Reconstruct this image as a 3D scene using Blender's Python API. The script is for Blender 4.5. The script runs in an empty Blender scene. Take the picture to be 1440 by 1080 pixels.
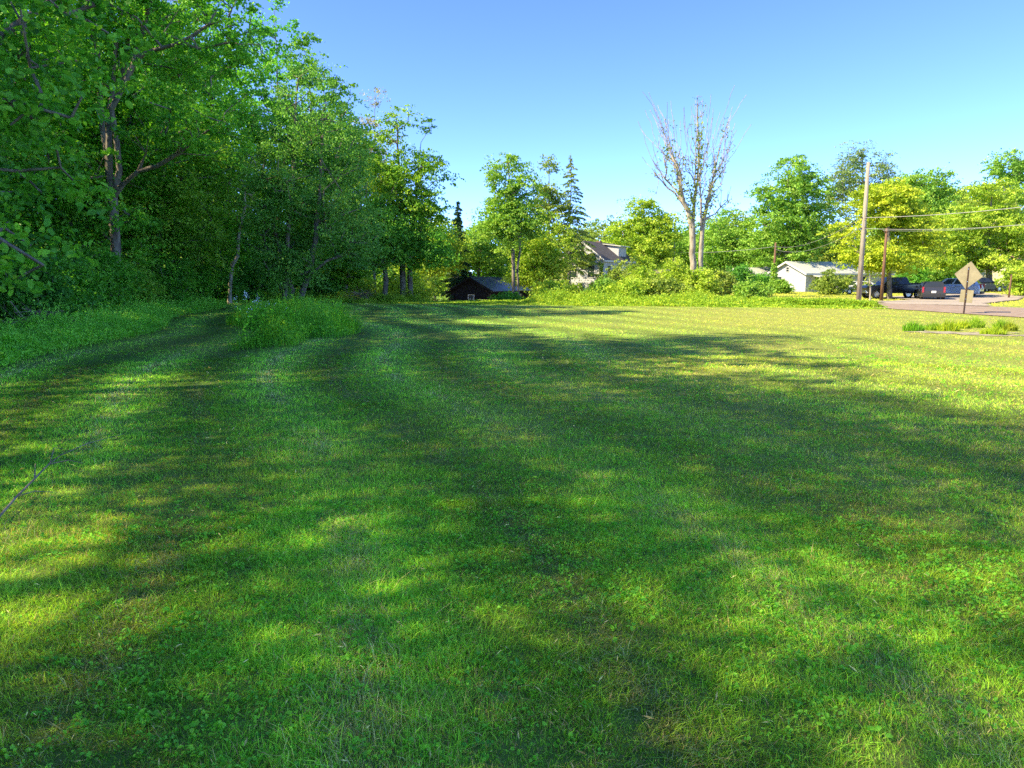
import bpy, bmesh, math, random
import numpy as np
from mathutils import Vector, Matrix

R = math.radians
random.seed(7)
scene = bpy.context.scene
col = scene.collection

# ------------------------------------------------------------------ camera maths
F, EYE = 991.0, 1.65
PITCH = math.atan(147 / 991)
CP, SP = math.cos(PITCH), math.sin(PITCH)

def pt(u, v, Y):
    a = (u - 720) / F
    b = (540 - v) / F
    t = Y / (CP + b * SP)
    return np.array([a * t, Y, EYE + (-SP + b * CP) * t])

def xat(u, Y):
    return pt(u, 393, Y)[0]

# ------------------------------------------------------------------ noise
def _hash(ix, iy, seed):
    h = (ix.astype(np.int64) * 374761393 + iy.astype(np.int64) * 668265263 + seed * 974711) & 0x7fffffff
    h = ((h ^ (h >> 13)) * 1274126177) & 0x7fffffff
    return ((h ^ (h >> 16)) & 0xffff) / 65535.0

def vnoise(x, y, seed=0):
    x = np.asarray(x, float); y = np.asarray(y, float)
    ix, iy = np.floor(x), np.floor(y)
    fx, fy = x - ix, y - iy
    fx = fx * fx * (3 - 2 * fx); fy = fy * fy * (3 - 2 * fy)
    a = _hash(ix, iy, seed); b = _hash(ix + 1, iy, seed)
    c = _hash(ix, iy + 1, seed); d = _hash(ix + 1, iy + 1, seed)
    return (a * (1 - fx) + b * fx) * (1 - fy) + (c * (1 - fx) + d * fx) * fy

def fbm(x, y, seed=0, o=4):
    s, a, t = 0, 1.0, 0
    for k in range(o):
        s = s + a * vnoise(np.asarray(x) * 2 ** k, np.asarray(y) * 2 ** k, seed + k * 17)
        t += a; a *= .5
    return s / t

def sstep(a, b, x):
    t = np.clip((np.asarray(x, float) - a) / (b - a), 0, 1)
    return t * t * (3 - 2 * t)

# ------------------------------------------------------------------ terrain
def x_edge(y):            # the edge of the mown lawn along the wood
    return -5.3 - .285 * np.asarray(y, float) + .5 * np.sin(np.asarray(y, float) * .35)

def y_far(x):             # the far edge of the mown lawn
    return 46.8 - .31 * (np.asarray(x, float) + 1)

def gz(x, y):
    x = np.asarray(x, float); y = np.asarray(y, float)
    z = .05 * (fbm(x * .16, y * .16, 3) - .5) + .025 * (vnoise(x * .7, y * .7, 5) - .5)
    drop = sstep(52, 80, y) * (1 - sstep(8, 22, x))
    z = z - 2.0 * drop
    rise = np.clip(y - 57, 0, 60) * .03 * sstep(38, 50, x - .35 * (y - 72))
    z = z + rise
    far = np.clip(np.hypot(x, y) - 150, 0, None)
    z = z + np.minimum(far * .05, 30) * sstep(-30, 40, x)
    return z

# ------------------------------------------------------------------ mesh helpers
def np_mesh(name, V, Fs, mat, C=None, parent=None, smooth=False):
    V = np.asarray(V, np.float32).reshape(-1, 3)
    if not isinstance(Fs, list):
        Fs = [Fs]
    Fs = [np.asarray(f, np.int32) for f in Fs if len(f)]
    loops = np.concatenate([f.ravel() for f in Fs]) if Fs else np.zeros(0, np.int32)
    tot = np.concatenate([np.full(len(f), f.shape[1], np.int32) for f in Fs])
    me = bpy.data.meshes.new(name)
    me.vertices.add(len(V)); me.vertices.foreach_set('co', V.ravel())
    me.loops.add(len(loops)); me.loops.foreach_set('vertex_index', loops)
    me.polygons.add(len(tot))
    me.polygons.foreach_set('loop_start', (np.cumsum(tot) - tot).astype(np.int32))
    me.polygons.foreach_set('loop_total', tot)
    if smooth:
        me.polygons.foreach_set('use_smooth', np.ones(len(tot), bool))
    me.update(calc_edges=True)
    if C is not None:
        C = np.asarray(C, np.float32)
        rgba = np.ones((len(V), 4), np.float32); rgba[:, :3] = C
        at = me.color_attributes.new('Col', 'FLOAT_COLOR', 'POINT')
        at.data.foreach_set('color', rgba.ravel())
    me.materials.append(mat)
    o = bpy.data.objects.new(name, me)
    col.objects.link(o)
    if parent is not None:
        o.parent = parent
    return o

def tag(o, label=None, cat=None, group=None, kind=None):
    if label: o['label'] = label
    if cat: o['category'] = cat
    if group: o['group'] = group
    if kind: o['kind'] = kind
    return o

def empty(name, loc, rz=0, label=None, cat=None, group=None):
    o = bpy.data.objects.new(name, None)
    o.empty_display_size = .3
    col.objects.link(o)
    o.location = [float(c) for c in loc]
    o.rotation_euler = (0, 0, rz)
    return tag(o, label, cat, group)

def copy_tree(o, parent=None):
    c = o.copy(); col.objects.link(c)
    c.parent = parent
    for ch in list(o.children):
        copy_tree(ch, c)
    return c

class MB:
    """collects polygons and links them as one mesh"""
    def __init__(s): s.V = []; s.F = []
    def quad(s, *p):
        i = len(s.V); s.V += [tuple(map(float, q)) for q in p]; s.F.append(tuple(range(i, i + len(p)))); return s
    def box(s, a, b, T=None):
        (x0, y0, z0), (x1, y1, z1) = a, b
        p = [(x0, y0, z0), (x1, y0, z0), (x1, y1, z0), (x0, y1, z0), (x0, y0, z1), (x1, y0, z1), (x1, y1, z1), (x0, y1, z1)]
        return s.hexa(p, T)
    def hexa(s, p, T=None):
        if T is not None: p = [tuple(T @ Vector(q)) for q in p]
        i = len(s.V); s.V += [tuple(map(float, q)) for q in p]
        for f in ((0, 3, 2, 1), (4, 5, 6, 7), (0, 1, 5, 4), (1, 2, 6, 5), (2, 3, 7, 6), (3, 0, 4, 7)):
            s.F.append(tuple(i + k for k in f))
        return s
    def tube(s, pts, rad, n=8, cap=True):
        pts = [Vector(p) for p in pts]
        if not hasattr(rad, '__len__'): rad = [rad] * len(pts)
        rings = []
        for k, p in enumerate(pts):
            d = (pts[min(k + 1, len(pts) - 1)] - pts[max(k - 1, 0)]).normalized()
            ref = Vector((0, 0, 1)) if abs(d.z) < .9 else Vector((1, 0, 0))
            a = d.cross(ref).normalized(); b = d.cross(a)
            i = len(s.V)
            for j in range(n):
                t = 2 * math.pi * j / n
                s.V.append(tuple(p + rad[k] * (math.cos(t) * a + math.sin(t) * b)))
            rings.append(i)
        for r0, r1 in zip(rings, rings[1:]):
            for j in range(n):
                s.F.append((r0 + j, r0 + (j + 1) % n, r1 + (j + 1) % n, r1 + j))
        if cap:
            s.F.append(tuple(rings[0] + j for j in reversed(range(n))))
            s.F.append(tuple(rings[-1] + j for j in range(n)))
        return s
    def prism(s, prof, y0, y1, inset=0.0, bev=0.0):
        """side profile (x, z) extruded over y; the outer slices are shrunk for a rounded shoulder"""
        c = np.mean(np.array(prof), 0)
        def sl(y, k):
            i = len(s.V)
            for (x, z) in prof:
                s.V.append((c[0] + (x - c[0]) * (1 - k * .35), y, c[1] + (z - c[1]) * (1 - k)))
            return i
        n = len(prof)
        if bev > 0:
            sls = [sl(y0, inset), sl(y0 + bev, 0), sl(y1 - bev, 0), sl(y1, inset)]
        else:
            sls = [sl(y0, 0), sl(y1, 0)]
        for a, b in zip(sls, sls[1:]):
            for j in range(n):
                s.F.append((a + j, a + (j + 1) % n, b + (j + 1) % n, b + j))
        s.F.append(tuple(sls[0] + j for j in reversed(range(n))))
        s.F.append(tuple(sls[-1] + j for j in range(n)))
        return s
    def build(s, name, m, parent=None, smooth=False, bevel=0.0):
        me = bpy.data.meshes.new(name)
        me.from_pydata(s.V, [], s.F); me.materials.append(m)
        bm = bmesh.new(); bm.from_mesh(me)
        bmesh.ops.recalc_face_normals(bm, faces=bm.faces)
        big = [f for f in bm.faces if len(f.verts) > 4]
        if bevel > 0:
            bmesh.ops.bevel(bm, geom=list(bm.edges), offset=bevel, segments=2, affect='EDGES')
            big = [f for f in bm.faces if len(f.verts) > 4]
        if big: bmesh.ops.triangulate(bm, faces=big)
        bm.to_mesh(me); bm.free()
        if smooth: me.polygons.foreach_set('use_smooth', np.ones(len(me.polygons), bool))
        o = bpy.data.objects.new(name, me); col.objects.link(o)
        if parent is not None: o.parent = parent
        return o

# ------------------------------------------------------------------ materials
def new_mat(name):
    m = bpy.data.materials.new(name); m.use_nodes = True
    nt = m.node_tree; nt.nodes.clear()
    return m, nt, nt.nodes.new('ShaderNodeOutputMaterial')

def leaf_mat(name, trans=.42, tint=(1.1, 1.15, .5), rough=.5, spec=.25, gain=(2.75, 2.45, 2.4)):
    m, nt, out = new_mat(name)
    N, L = nt.nodes, nt.links
    at = N.new('ShaderNodeAttribute'); at.attribute_name = 'Col'
    pr = N.new('ShaderNodeBsdfPrincipled'); pr.inputs['Roughness'].default_value = rough
    pr.inputs['Specular IOR Level'].default_value = spec
    tr = N.new('ShaderNodeBsdfTranslucent')
    mu = N.new('ShaderNodeVectorMath'); mu.operation = 'MULTIPLY'; mu.inputs[1].default_value = tint
    mx = N.new('ShaderNodeMixShader'); mx.inputs[0].default_value = trans
    ga = N.new('ShaderNodeVectorMath'); ga.operation = 'MULTIPLY'; ga.inputs[1].default_value = gain
    L.new(at.outputs['Color'], ga.inputs[0]); L.new(ga.outputs[0], pr.inputs['Base Color'])
    L.new(ga.outputs[0], mu.inputs[0]); L.new(mu.outputs[0], tr.inputs['Color'])
    L.new(pr.outputs[0], mx.inputs[1]); L.new(tr.outputs[0], mx.inputs[2])
    L.new(mx.outputs[0], out.inputs[0])
    return m

def noise_mat(name, c0, c1, scale=8, rough=.8, bump=.3, stretch=(1, 1, 1), detail=6, metallic=0, spec=.3, lo=.35, hi=.65):
    m, nt, out = new_mat(name)
    N, L = nt.nodes, nt.links
    tc = N.new('ShaderNodeTexCoord'); mp = N.new('ShaderNodeMapping'); mp.inputs['Scale'].default_value = stretch
    no = N.new('ShaderNodeTexNoise'); no.inputs['Scale'].default_value = scale; no.inputs['Detail'].default_value = detail
    no.inputs['Roughness'].default_value = .65
    cr = N.new('ShaderNodeValToRGB')
    cr.color_ramp.elements[0].position = lo; cr.color_ramp.elements[0].color = (*c0, 1)
    cr.color_ramp.elements[1].position = hi; cr.color_ramp.elements[1].color = (*c1, 1)
    pr = N.new('ShaderNodeBsdfPrincipled'); pr.inputs['Roughness'].default_value = rough
    pr.inputs['Metallic'].default_value = metallic; pr.inputs['Specular IOR Level'].default_value = spec
    L.new(tc.outputs['Object'], mp.inputs[0]); L.new(mp.outputs[0], no.inputs['Vector'])
    L.new(no.outputs['Fac'], cr.inputs[0]); L.new(cr.outputs[0], pr.inputs['Base Color'])
    if bump:
        bp = N.new('ShaderNodeBump'); bp.inputs['Strength'].default_value = bump; bp.inputs['Distance'].default_value = .03
        L.new(no.outputs['Fac'], bp.inputs['Height']); L.new(bp.outputs[0], pr.inputs['Normal'])
    L.new(pr.outputs[0], out.inputs[0])
    return m

def siding_mat(name, c0, c1, pitch=.14, vertical=False, rough=.7, spec=.5):
    """boards with a shadow groove between them: colour noise plus a wave bump"""
    m, nt, out = new_mat(name)
    N, L = nt.nodes, nt.links
    tc = N.new('ShaderNodeTexCoord')
    no = N.new('ShaderNodeTexNoise'); no.inputs['Scale'].default_value = 3; no.inputs['Detail'].default_value = 5
    cr = N.new('ShaderNodeValToRGB')
    cr.color_ramp.elements[0].position = .3; cr.color_ramp.elements[0].color = (*c0, 1)
    cr.color_ramp.elements[1].position = .7; cr.color_ramp.elements[1].color = (*c1, 1)
    wv = N.new('ShaderNodeTexWave'); wv.wave_profile = 'SAW'; wv.bands_direction = 'X' if vertical else 'Z'
    wv.inputs['Scale'].default_value = 2 * math.pi / 20 / pitch
    bp = N.new('ShaderNodeBump'); bp.inputs['Strength'].default_value = .6; bp.inputs['Distance'].default_value = .02
    pr = N.new('ShaderNodeBsdfPrincipled'); pr.inputs['Roughness'].default_value = rough; pr.inputs['Specular IOR Level'].default_value = spec
    L.new(tc.outputs['Object'], no.inputs['Vector']); L.new(tc.outputs['Object'], wv.inputs['Vector'])
    L.new(no.outputs['Fac'], cr.inputs[0]); L.new(cr.outputs[0], pr.inputs['Base Color'])
    L.new(wv.outputs['Fac'], bp.inputs['Height']); L.new(bp.outputs[0], pr.inputs['Normal'])
    L.new(pr.outputs[0], out.inputs[0])
    return m

def plain_mat(name, c, rough=.4, metallic=0, spec=.5, coat=0, trans=0):
    m, nt, out = new_mat(name)
    pr = nt.nodes.new('ShaderNodeBsdfPrincipled')
    pr.inputs['Base Color'].default_value = (*c, 1); pr.inputs['Roughness'].default_value = rough
    pr.inputs['Metallic'].default_value = metallic; pr.inputs['Specular IOR Level'].default_value = spec
    pr.inputs['Coat Weight'].default_value = coat
    nt.links.new(pr.outputs[0], out.inputs[0])
    return m

def ground_mat():
    m, nt, out = new_mat('ground_soil_and_turf')
    N, L = nt.nodes, nt.links
    at = N.new('ShaderNodeAttribute'); at.attribute_name = 'Col'
    tc = N.new('ShaderNodeTexCoord')
    no = N.new('ShaderNodeTexNoise'); no.inputs['Scale'].default_value = 6; no.inputs['Detail'].default_value = 8; no.inputs['Roughness'].default_value = .75
    mr = N.new('ShaderNodeMapRange'); mr.inputs['From Min'].default_value = .3; mr.inputs['From Max'].default_value = .7
    mr.inputs['To Min'].default_value = .55; mr.inputs['To Max'].default_value = 1.4
    mu = N.new('ShaderNodeVectorMath'); mu.operation = 'SCALE'
    bp = N.new('ShaderNodeBump'); bp.inputs['Strength'].default_value = .7; bp.inputs['Distance'].default_value = .06
    pr = N.new('ShaderNodeBsdfPrincipled'); pr.inputs['Roughness'].default_value = .95; pr.inputs['Specular IOR Level'].default_value = .1
    L.new(tc.outputs['Object'], no.inputs['Vector']); L.new(no.outputs['Fac'], mr.inputs[0])
    L.new(at.outputs['Color'], mu.inputs[0]); L.new(mr.outputs[0], mu.inputs['Scale'])
    L.new(mu.outputs[0], pr.inputs['Base Color']); L.new(no.outputs['Fac'], bp.inputs['Height']); L.new(bp.outputs[0], pr.inputs['Normal'])
    L.new(pr.outputs[0], out.inputs[0])
    return m

M = {
    'leaf': leaf_mat('leaf_green'),
    'leaf_wood': leaf_mat('woodland_leaf', gain=(2.6, 2.55, 1.9)),
    'grass': leaf_mat('grass_blade', trans=.38, tint=(1.3, 1.1, .4), rough=.5, spec=.2, gain=(7.4, 6.5, 3.4)),
    'needle': leaf_mat('conifer_needle', trans=.15, rough=.6),
    'bark': noise_mat('bark_grey_brown', (.075, .060, .048), (.27, .23, .185), 6, .9, .8, (1, 1, .25)),
    'bark_pale': noise_mat('bark_pale_grey', (.20, .165, .12), (.48, .42, .33), 5, .9, .7, (1, 1, .25)),
    'twig': noise_mat('dry_twig', (.13, .10, .065), (.36, .29, .20), 9, .9, .3),
    'ground': ground_mat(),
    'road': noise_mat('worn_pinkish_asphalt', (.22, .16, .12), (.36, .27, .20), 2.2, .9, .15, detail=10),
    'drive': noise_mat('pale_gravel_drive', (.28, .23, .18), (.44, .37, .30), 9, .95, .4, detail=8),
    'slab': noise_mat('weathered_concrete', (.20, .17, .11), (.42, .37, .27), 4, .9, .4, detail=8),
    'flower': plain_mat('white_petal', (.75, .78, .80), .6),
    'flower_y': plain_mat('yellow_petal', (.7, .55, .04), .6),
    'pole': noise_mat('grey_weathered_pole', (.20, .17, .13), (.40, .35, .28), 8, .85, .3, (3, 3, .15)),
    'pole_brown': noise_mat('brown_creosote_pole', (.09, .05, .03), (.22, .12, .07), 8, .85, .3, (3, 3, .15)),
    'wire': plain_mat('grey_cable', (.32, .32, .30), .5),
    'sign_back': noise_mat('dull_aluminium_sign_back', (.20, .175, .125), (.27, .235, .165), 3, .5, .02),
    'post': noise_mat('rusty_steel_post', (.05, .03, .025), (.12, .08, .06), 14, .7, .2),
    'black_board': siding_mat('charcoal_boards', (.007, .007, .009), (.018, .017, .019), .2, True, .8, .08),
    'metal_roof': siding_mat('sky_tinted_metal_roof', (.03, .035, .055), (.06, .065, .09), .3, True, .35),  # the blue is sky reflection mixed into the dark roof colour
    'white_trim': plain_mat('white_trim_paint', (.55, .54, .51), .5),
    'white_side': siding_mat('white_clapboard', (.34, .34, .35), (.54, .54, .55), .16),
    'cream_side': siding_mat('cream_clapboard', (.42, .39, .27), (.55, .52, .38), .16),
    'grey_side': siding_mat('grey_boards', (.20, .20, .22), (.34, .34, .35), .16),
    'shingle': noise_mat('grey_brown_shingle', (.07, .06, .055), (.15, .13, .12), 14, .9, .5),
    'shingle_pale': noise_mat('pale_grey_shingle', (.36, .37, .33), (.52, .52, .47), 12, .85, .4),
    'shingle_red': noise_mat('red_brown_shingle', (.16, .08, .06), (.28, .15, .11), 12, .9, .4),
    'glass': plain_mat('dark_window_glass', (.03, .04, .05), .08, 0, .6),
    'car_glass': plain_mat('tinted_car_glass', (.025, .03, .035), .05, 0, .8),
    'paint_black': plain_mat('black_car_paint', (.012, .012, .014), .25, 0, .5, .6),
    'paint_grey': plain_mat('dark_grey_car_paint', (.045, .045, .05), .3, .3, .5, .6),
    'paint_silver': plain_mat('silver_blue_car_paint', (.42, .46, .54), .3, .55, .5, .6),
    'paint_white': plain_mat('white_car_paint', (.72, .72, .70), .3, 0, .5, .5),
    'tyre': plain_mat('tyre_rubber', (.015, .015, .015), .8),
    'rim': plain_mat('alloy_rim', (.6, .6, .6), .3, .8),
    'chrome': plain_mat('bright_chrome', (.75, .75, .75), .15, 1),
    'red_lamp': plain_mat('red_lamp_lens', (.35, .015, .02), .2),
    'clear_lamp': plain_mat('clear_lamp_lens', (.7, .7, .7), .1),
    'plate': plain_mat('white_number_plate', (.75, .75, .72), .5),
    'plastic': plain_mat('black_plastic', (.02, .02, .02), .6),
}

# ------------------------------------------------------------------ foliage maths
def unit(a):
    return a / np.maximum(np.linalg.norm(a, axis=-1, keepdims=True), 1e-9)

def leaf_cards(P, size, rng, up=.8, aspect=.62, hexa=False, droop=.35, outward=None):
    """small folded leaf blades at the points P"""
    n = len(P)
    nrm = rng.normal(size=(n, 3)); nrm[:, 2] = nrm[:, 2] * .6 + up
    nrm = unit(nrm)
    t = rng.normal(size=(n, 3)); t[:, 2] -= droop
    if outward is not None: t = t + outward
    t = unit(t - nrm * np.sum(t * nrm, 1, keepdims=True))
    b = np.cross(nrm, t)
    L = (size * rng.uniform(.65, 1.3, n))[:, None]; W = L * aspect
    lift = nrm * W * rng.uniform(.05, .3, n)[:, None]
    base = P - t * L * .5; tip = P + t * L * .5 - nrm * L * .08
    if hexa:
        V = np.stack([base, P - t * L * .28 + b * W * .42 + lift, P + t * L * .16 + b * W * .5 + lift, tip,
                      P + t * L * .16 - b * W * .5 + lift, P - t * L * .28 - b * W * .42 + lift], 1)
        f = np.array([[0, 1, 2, 3], [0, 3, 4, 5]])
        return V.reshape(-1, 3), (np.arange(n)[:, None, None] * 6 + f).reshape(-1, 4), 6
    V = np.stack([base, P + b * W * .5 + lift, tip, P - b * W * .5 + lift], 1)
    f = np.array([[0, 1, 2], [0, 2, 3]])
    return V.reshape(-1, 3), (np.arange(n)[:, None, None] * 4 + f).reshape(-1, 3), 4

def hue_mix(cols, t):
    cols = np.asarray(cols, float); t = np.clip(t, 0, .9999) * (len(cols) - 1)
    i = np.minimum(t.astype(int), len(cols) - 2); f = (t - i)[:, None]
    return cols[i] * (1 - f) + cols[i + 1] * f

PAL = {   # leaf colours from dark to light
    'maple': [(.028, .105, .016), (.060, .172, .020), (.105, .235, .025)],
    'deep': [(.021, .085, .017), (.042, .135, .021), (.074, .190, .024)],
    'fresh': [(.052, .125, .016), (.098, .195, .026), (.16, .25, .040)],  # blue raised to paint in the slight haze over far trees
    'bright': [(.085, .160, .014), (.145, .225, .022), (.22, .285, .036)],  # same far haze mixed into the leaf colour as added blue
    'gold': [(.10, .165, .014), (.18, .245, .020), (.265, .31, .028)],
    'olive': [(.055, .100, .018), (.100, .155, .026), (.16, .21, .035)],
    'dull': [(.05, .10, .03), (.085, .135, .045), (.13, .18, .065)],
    'spruce': [(.012, .038, .018), (.024, .060, .026), (.045, .085, .032)],
}

class Skeleton:
    def __init__(s): s.P = []; s.par = []; s.trunk = []
    def path(s, pts, parent=-1, trunk=False):
        for p in pts:
            s.P.append(np.asarray(p, float)); s.par.append(parent); s.trunk.append(trunk)
            parent = len(s.P) - 1
        return parent

def resample(pts, step, rng, wob=.0):
    pts = np.asarray(pts, float); out = [pts[0]]
    for a, b in zip(pts, pts[1:]):
        n = max(1, int(np.linalg.norm(b - a) / step))
        for k in range(1, n + 1):
            q = a + (b - a) * k / n
            out.append(q + (rng.normal(size=3) * wob if k < n else 0))
    return out

def grow(seed, trunks, limbs, lobes, ncl, step=.8, clear=1.0, shell=.55, gap=.0, asc=.3, volexp=.85):
    """trunks/limbs: polylines; lobes: (centre, radii) the crown fills. Returns the skeleton and the leaf-cluster points"""
    rng = np.random.default_rng(seed)
    sk = Skeleton()
    for tr in trunks:
        sk.path(resample(tr, step, rng, step * .05), -1, True)
    for lm in limbs:
        lm = np.asarray(lm, float)
        P = np.array(sk.P); k = int(np.argmin(np.linalg.norm(P - lm[0], axis=1)))
        sk.path(resample(np.vstack([P[k], lm[1:]]), step, rng, step * .08)[1:], k, True)
    vol = np.array([np.prod(r) ** volexp for c, r in lobes]); vol = vol / vol.sum()
    cl = []
    pick = rng.choice(len(lobes), size=ncl * 3, p=vol)
    for k in pick:
        if len(cl) >= ncl: break
        c, r = lobes[k]
        d = unit(rng.normal(size=(1, 3)))[0] * rng.uniform(0, 1) ** (1 / (3 + 3 * shell))
        p = np.asarray(c) + d * np.asarray(r)
        if p[2] < clear * .6: continue
        if gap and vnoise(p[0] * .55 + p[2] * .3, p[2] * .6 + p[1] * .4, seed) < gap: continue
        cl.append(p)
    cl = np.array(cl)
    T = np.array(sk.P)
    order = np.argsort([np.min(np.linalg.norm(T - c, axis=1)) for c in cl])
    tips = []
    for k in order:
        p = cl[k]; P = np.array(sk.P)
        d = np.linalg.norm(P - p, axis=1) + 1e-6
        cost = d * (1 + .9 * np.maximum(0, (P[:, 2] - p[2] + asc * d) / d)) + 6 * (P[:, 2] < clear)
        j = int(np.argmin(cost)); a = P[j]; Ln = np.linalg.norm(p - a)
        n = max(1, int(Ln / step)); pts = []
        for q in range(1, n + 1):
            t = q / n
            w = a + (p - a) * t + np.array([0, 0, .13 * Ln * math.sin(math.pi * t)])
            if q < n: w = w + rng.normal(size=3) * .05 * Ln
            pts.append(w)
        tips.append(sk.path(pts, j))
    return sk, np.array([sk.P[t] for t in tips]), tips

def wood_mesh(sk, tips, trunk_r, rmin=.012, sides=6, expo=.5, flare=.45):
    n = len(sk.P); P = np.array(sk.P); par = np.array(sk.par)
    w = np.zeros(n); w[tips] = 1
    trk = np.array(sk.trunk)
    w[trk] += .15
    for i in range(n - 1, -1, -1):
        if par[i] >= 0: w[par[i]] += w[i]
    roots = np.where(par < 0)[0]
    r = np.maximum(trunk_r * (w / w[roots].max()) ** expo, rmin)
    z0 = P[roots, 2].min()
    h = P[:, 2] - z0
    r = r * (1 + flare * np.clip(1 - h / .7, 0, 1) ** 2 * trk)
    e = np.where(par >= 0)[0]
    A, B = P[par[e]], P[e]
    d = unit(B - A)
    A = A - d * (r[e] * .3)[:, None]
    ra = np.where(trk[e] & trk[par[e]], r[par[e]], np.minimum(r[par[e]], r[e] * 1.35)); rb = r[e]
    ref = np.where(np.abs(d[:, 2:3]) < .9, np.array([[0, 0, 1.]]), np.array([[1., 0, 0]]))
    u = unit(np.cross(d, ref)); v = np.cross(d, u)
    t = np.arange(sides) * 2 * math.pi / sides
    ring = np.cos(t)[None, :, None] * u[:, None] + np.sin(t)[None, :, None] * v[:, None]
    V = np.concatenate([A[:, None] + ring * ra[:, None, None], B[:, None] + ring * rb[:, None, None]], 1).reshape(-1, 3)
    j = np.arange(sides); j2 = (j + 1) % sides
    f = np.stack([j, j2, j2 + sides, j + sides], 1)
    Fq = (np.arange(len(e))[:, None, None] * 2 * sides + f).reshape(-1, 4)
    return V, Fq

def crown_arrays(seed, cl, per, spread, size, pal, flat=.55, up=.8, hexa=False, axis=None, aspect=.62, jit=.25, gapless=None):
    rng = np.random.default_rng(seed + 99)
    n = len(cl)
    per_c = np.maximum(1, (per * rng.uniform(.5, 1.5, n)).astype(int))
    idx = np.repeat(np.arange(n), per_c)
    s = (spread * rng.uniform(.6, 1.35, n))[idx][:, None]
    ns = 7                                   # every cluster is a handful of smaller sprays with gaps between them
    sub = rng.normal(size=(n, ns, 3)) * np.array([1, 1, flat]) * .66
    k_ = rng.integers(0, ns, len(idx))
    off = (sub[idx, k_] + rng.normal(size=(len(idx), 3)) * np.array([1, 1, flat * .8]) * .27) * s
    sub_tone = rng.normal(0, .13, (n, ns))[idx, k_]
    P = cl[idx] + off
    outw = None
    if axis is not None:
        o = cl[idx] - np.asarray(axis); o[:, 2] *= .2; outw = unit(o) * .9
        P[:, 2] -= .12 * np.sum(off[:, :2] ** 2, 1) / np.maximum(s[:, 0], .1)
    V, Fc, k = leaf_cards(P, size, rng, up, aspect, hexa, outward=outw)
    tone = np.clip(rng.normal(.5, .17, n)[idx] + sub_tone + rng.normal(0, .16, len(idx)), 0, 1)
    C = hue_mix(PAL[pal] if isinstance(pal, str) else pal, tone) * rng.uniform(1 - jit, 1 + jit, len(idx))[:, None]
    return V, Fc, np.repeat(C, k, 0)

def make_tree(name, loc, seed, trunks, lobes, limbs=(), ncl=160, per=110, spread=.8, size=.2, pal='fresh', trunk_r=.22,
              clear=2.0, bark='bark', label='', cat='tree', group=None, shell=.55, gap=0., hexa=False, flat=.55, up=.8,
              step=.8, parts=('trunk', 'crown'), rmin=.012, bare=0.0, expo=.5, sides=6, aspect=.62, asc=.3, volexp=.85, leafmat='leaf'):
    root = empty(name, loc, 0, label, cat, group)
    sk, cl, tips = grow(seed, trunks, limbs, lobes, ncl, step, clear, shell, gap, asc, volexp)
    V, Fq = wood_mesh(sk, tips, trunk_r, rmin, sides, expo)
    np_mesh(parts[0], V, Fq, M[bark], None, root, True)
    if bare: cl = cl[np.random.default_rng(seed).uniform(size=len(cl)) > bare]
    ax = np.mean(np.array([t[0] for t in trunks]), 0)
    V, Fc, C = crown_arrays(seed, cl, per, spread, size, pal, flat, up, hexa, ax, aspect)
    np_mesh(parts[1], V, Fc, M[leafmat], C, root)
    return root

def tree_px(name, u, Y, lobes_px, trunks_px=None, limbs_px=(), depth=None, top=None, **kw):
    """a tree whose base stands at distance Y; lobes are (u, v, half-width, half-height[, dy])"""
    bx = xat(u, Y); base = np.array([bx, Y, float(gz(bx, Y))])
    k = Y / F
    if Y > 50: kw['size'] = kw['size'] * .78; kw['per'] = int(kw['per'] * 1.5)
    lobes = []
    for lb in lobes_px:
        dy = lb[4] if len(lb) > 4 else 0
        c = pt(lb[0], lb[1], Y); c[1] += dy
        lobes.append((c - base, np.array([lb[2] * k, (depth or .9) * lb[2] * k, lb[3] * k])))
    hi = max(l[0][2] + l[1][2] for l in lobes)
    rng = np.random.default_rng(kw.get('seed', 1))
    if trunks_px is None:
        tl = max(lobes, key=lambda l: l[0][2])
        trunks = [[(0, 0, -.15), (rng.normal() * .1, rng.normal() * .1, hi * .35), (tl[0][0] * .6, tl[0][1] * .6, hi * .65), (tl[0][0], tl[0][1], hi * .93)]]
    else:
        trunks = []
        for q, t in enumerate(trunks_px):
            p = [pt(a[0], a[1], Y) - base + np.array([0, (a[2] if len(a) > 2 else 0), 0]) for a in t]
            p[0][2] = -.15
            trunks.append(p)
    limbs = [[pt(a[0], a[1], Y) - base + np.array([0, (a[2] if len(a) > 2 else 0), 0]) for a in l] for l in limbs_px]
    return make_tree(name, base, trunks=trunks, limbs=limbs, lobes=lobes, **kw)

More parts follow.
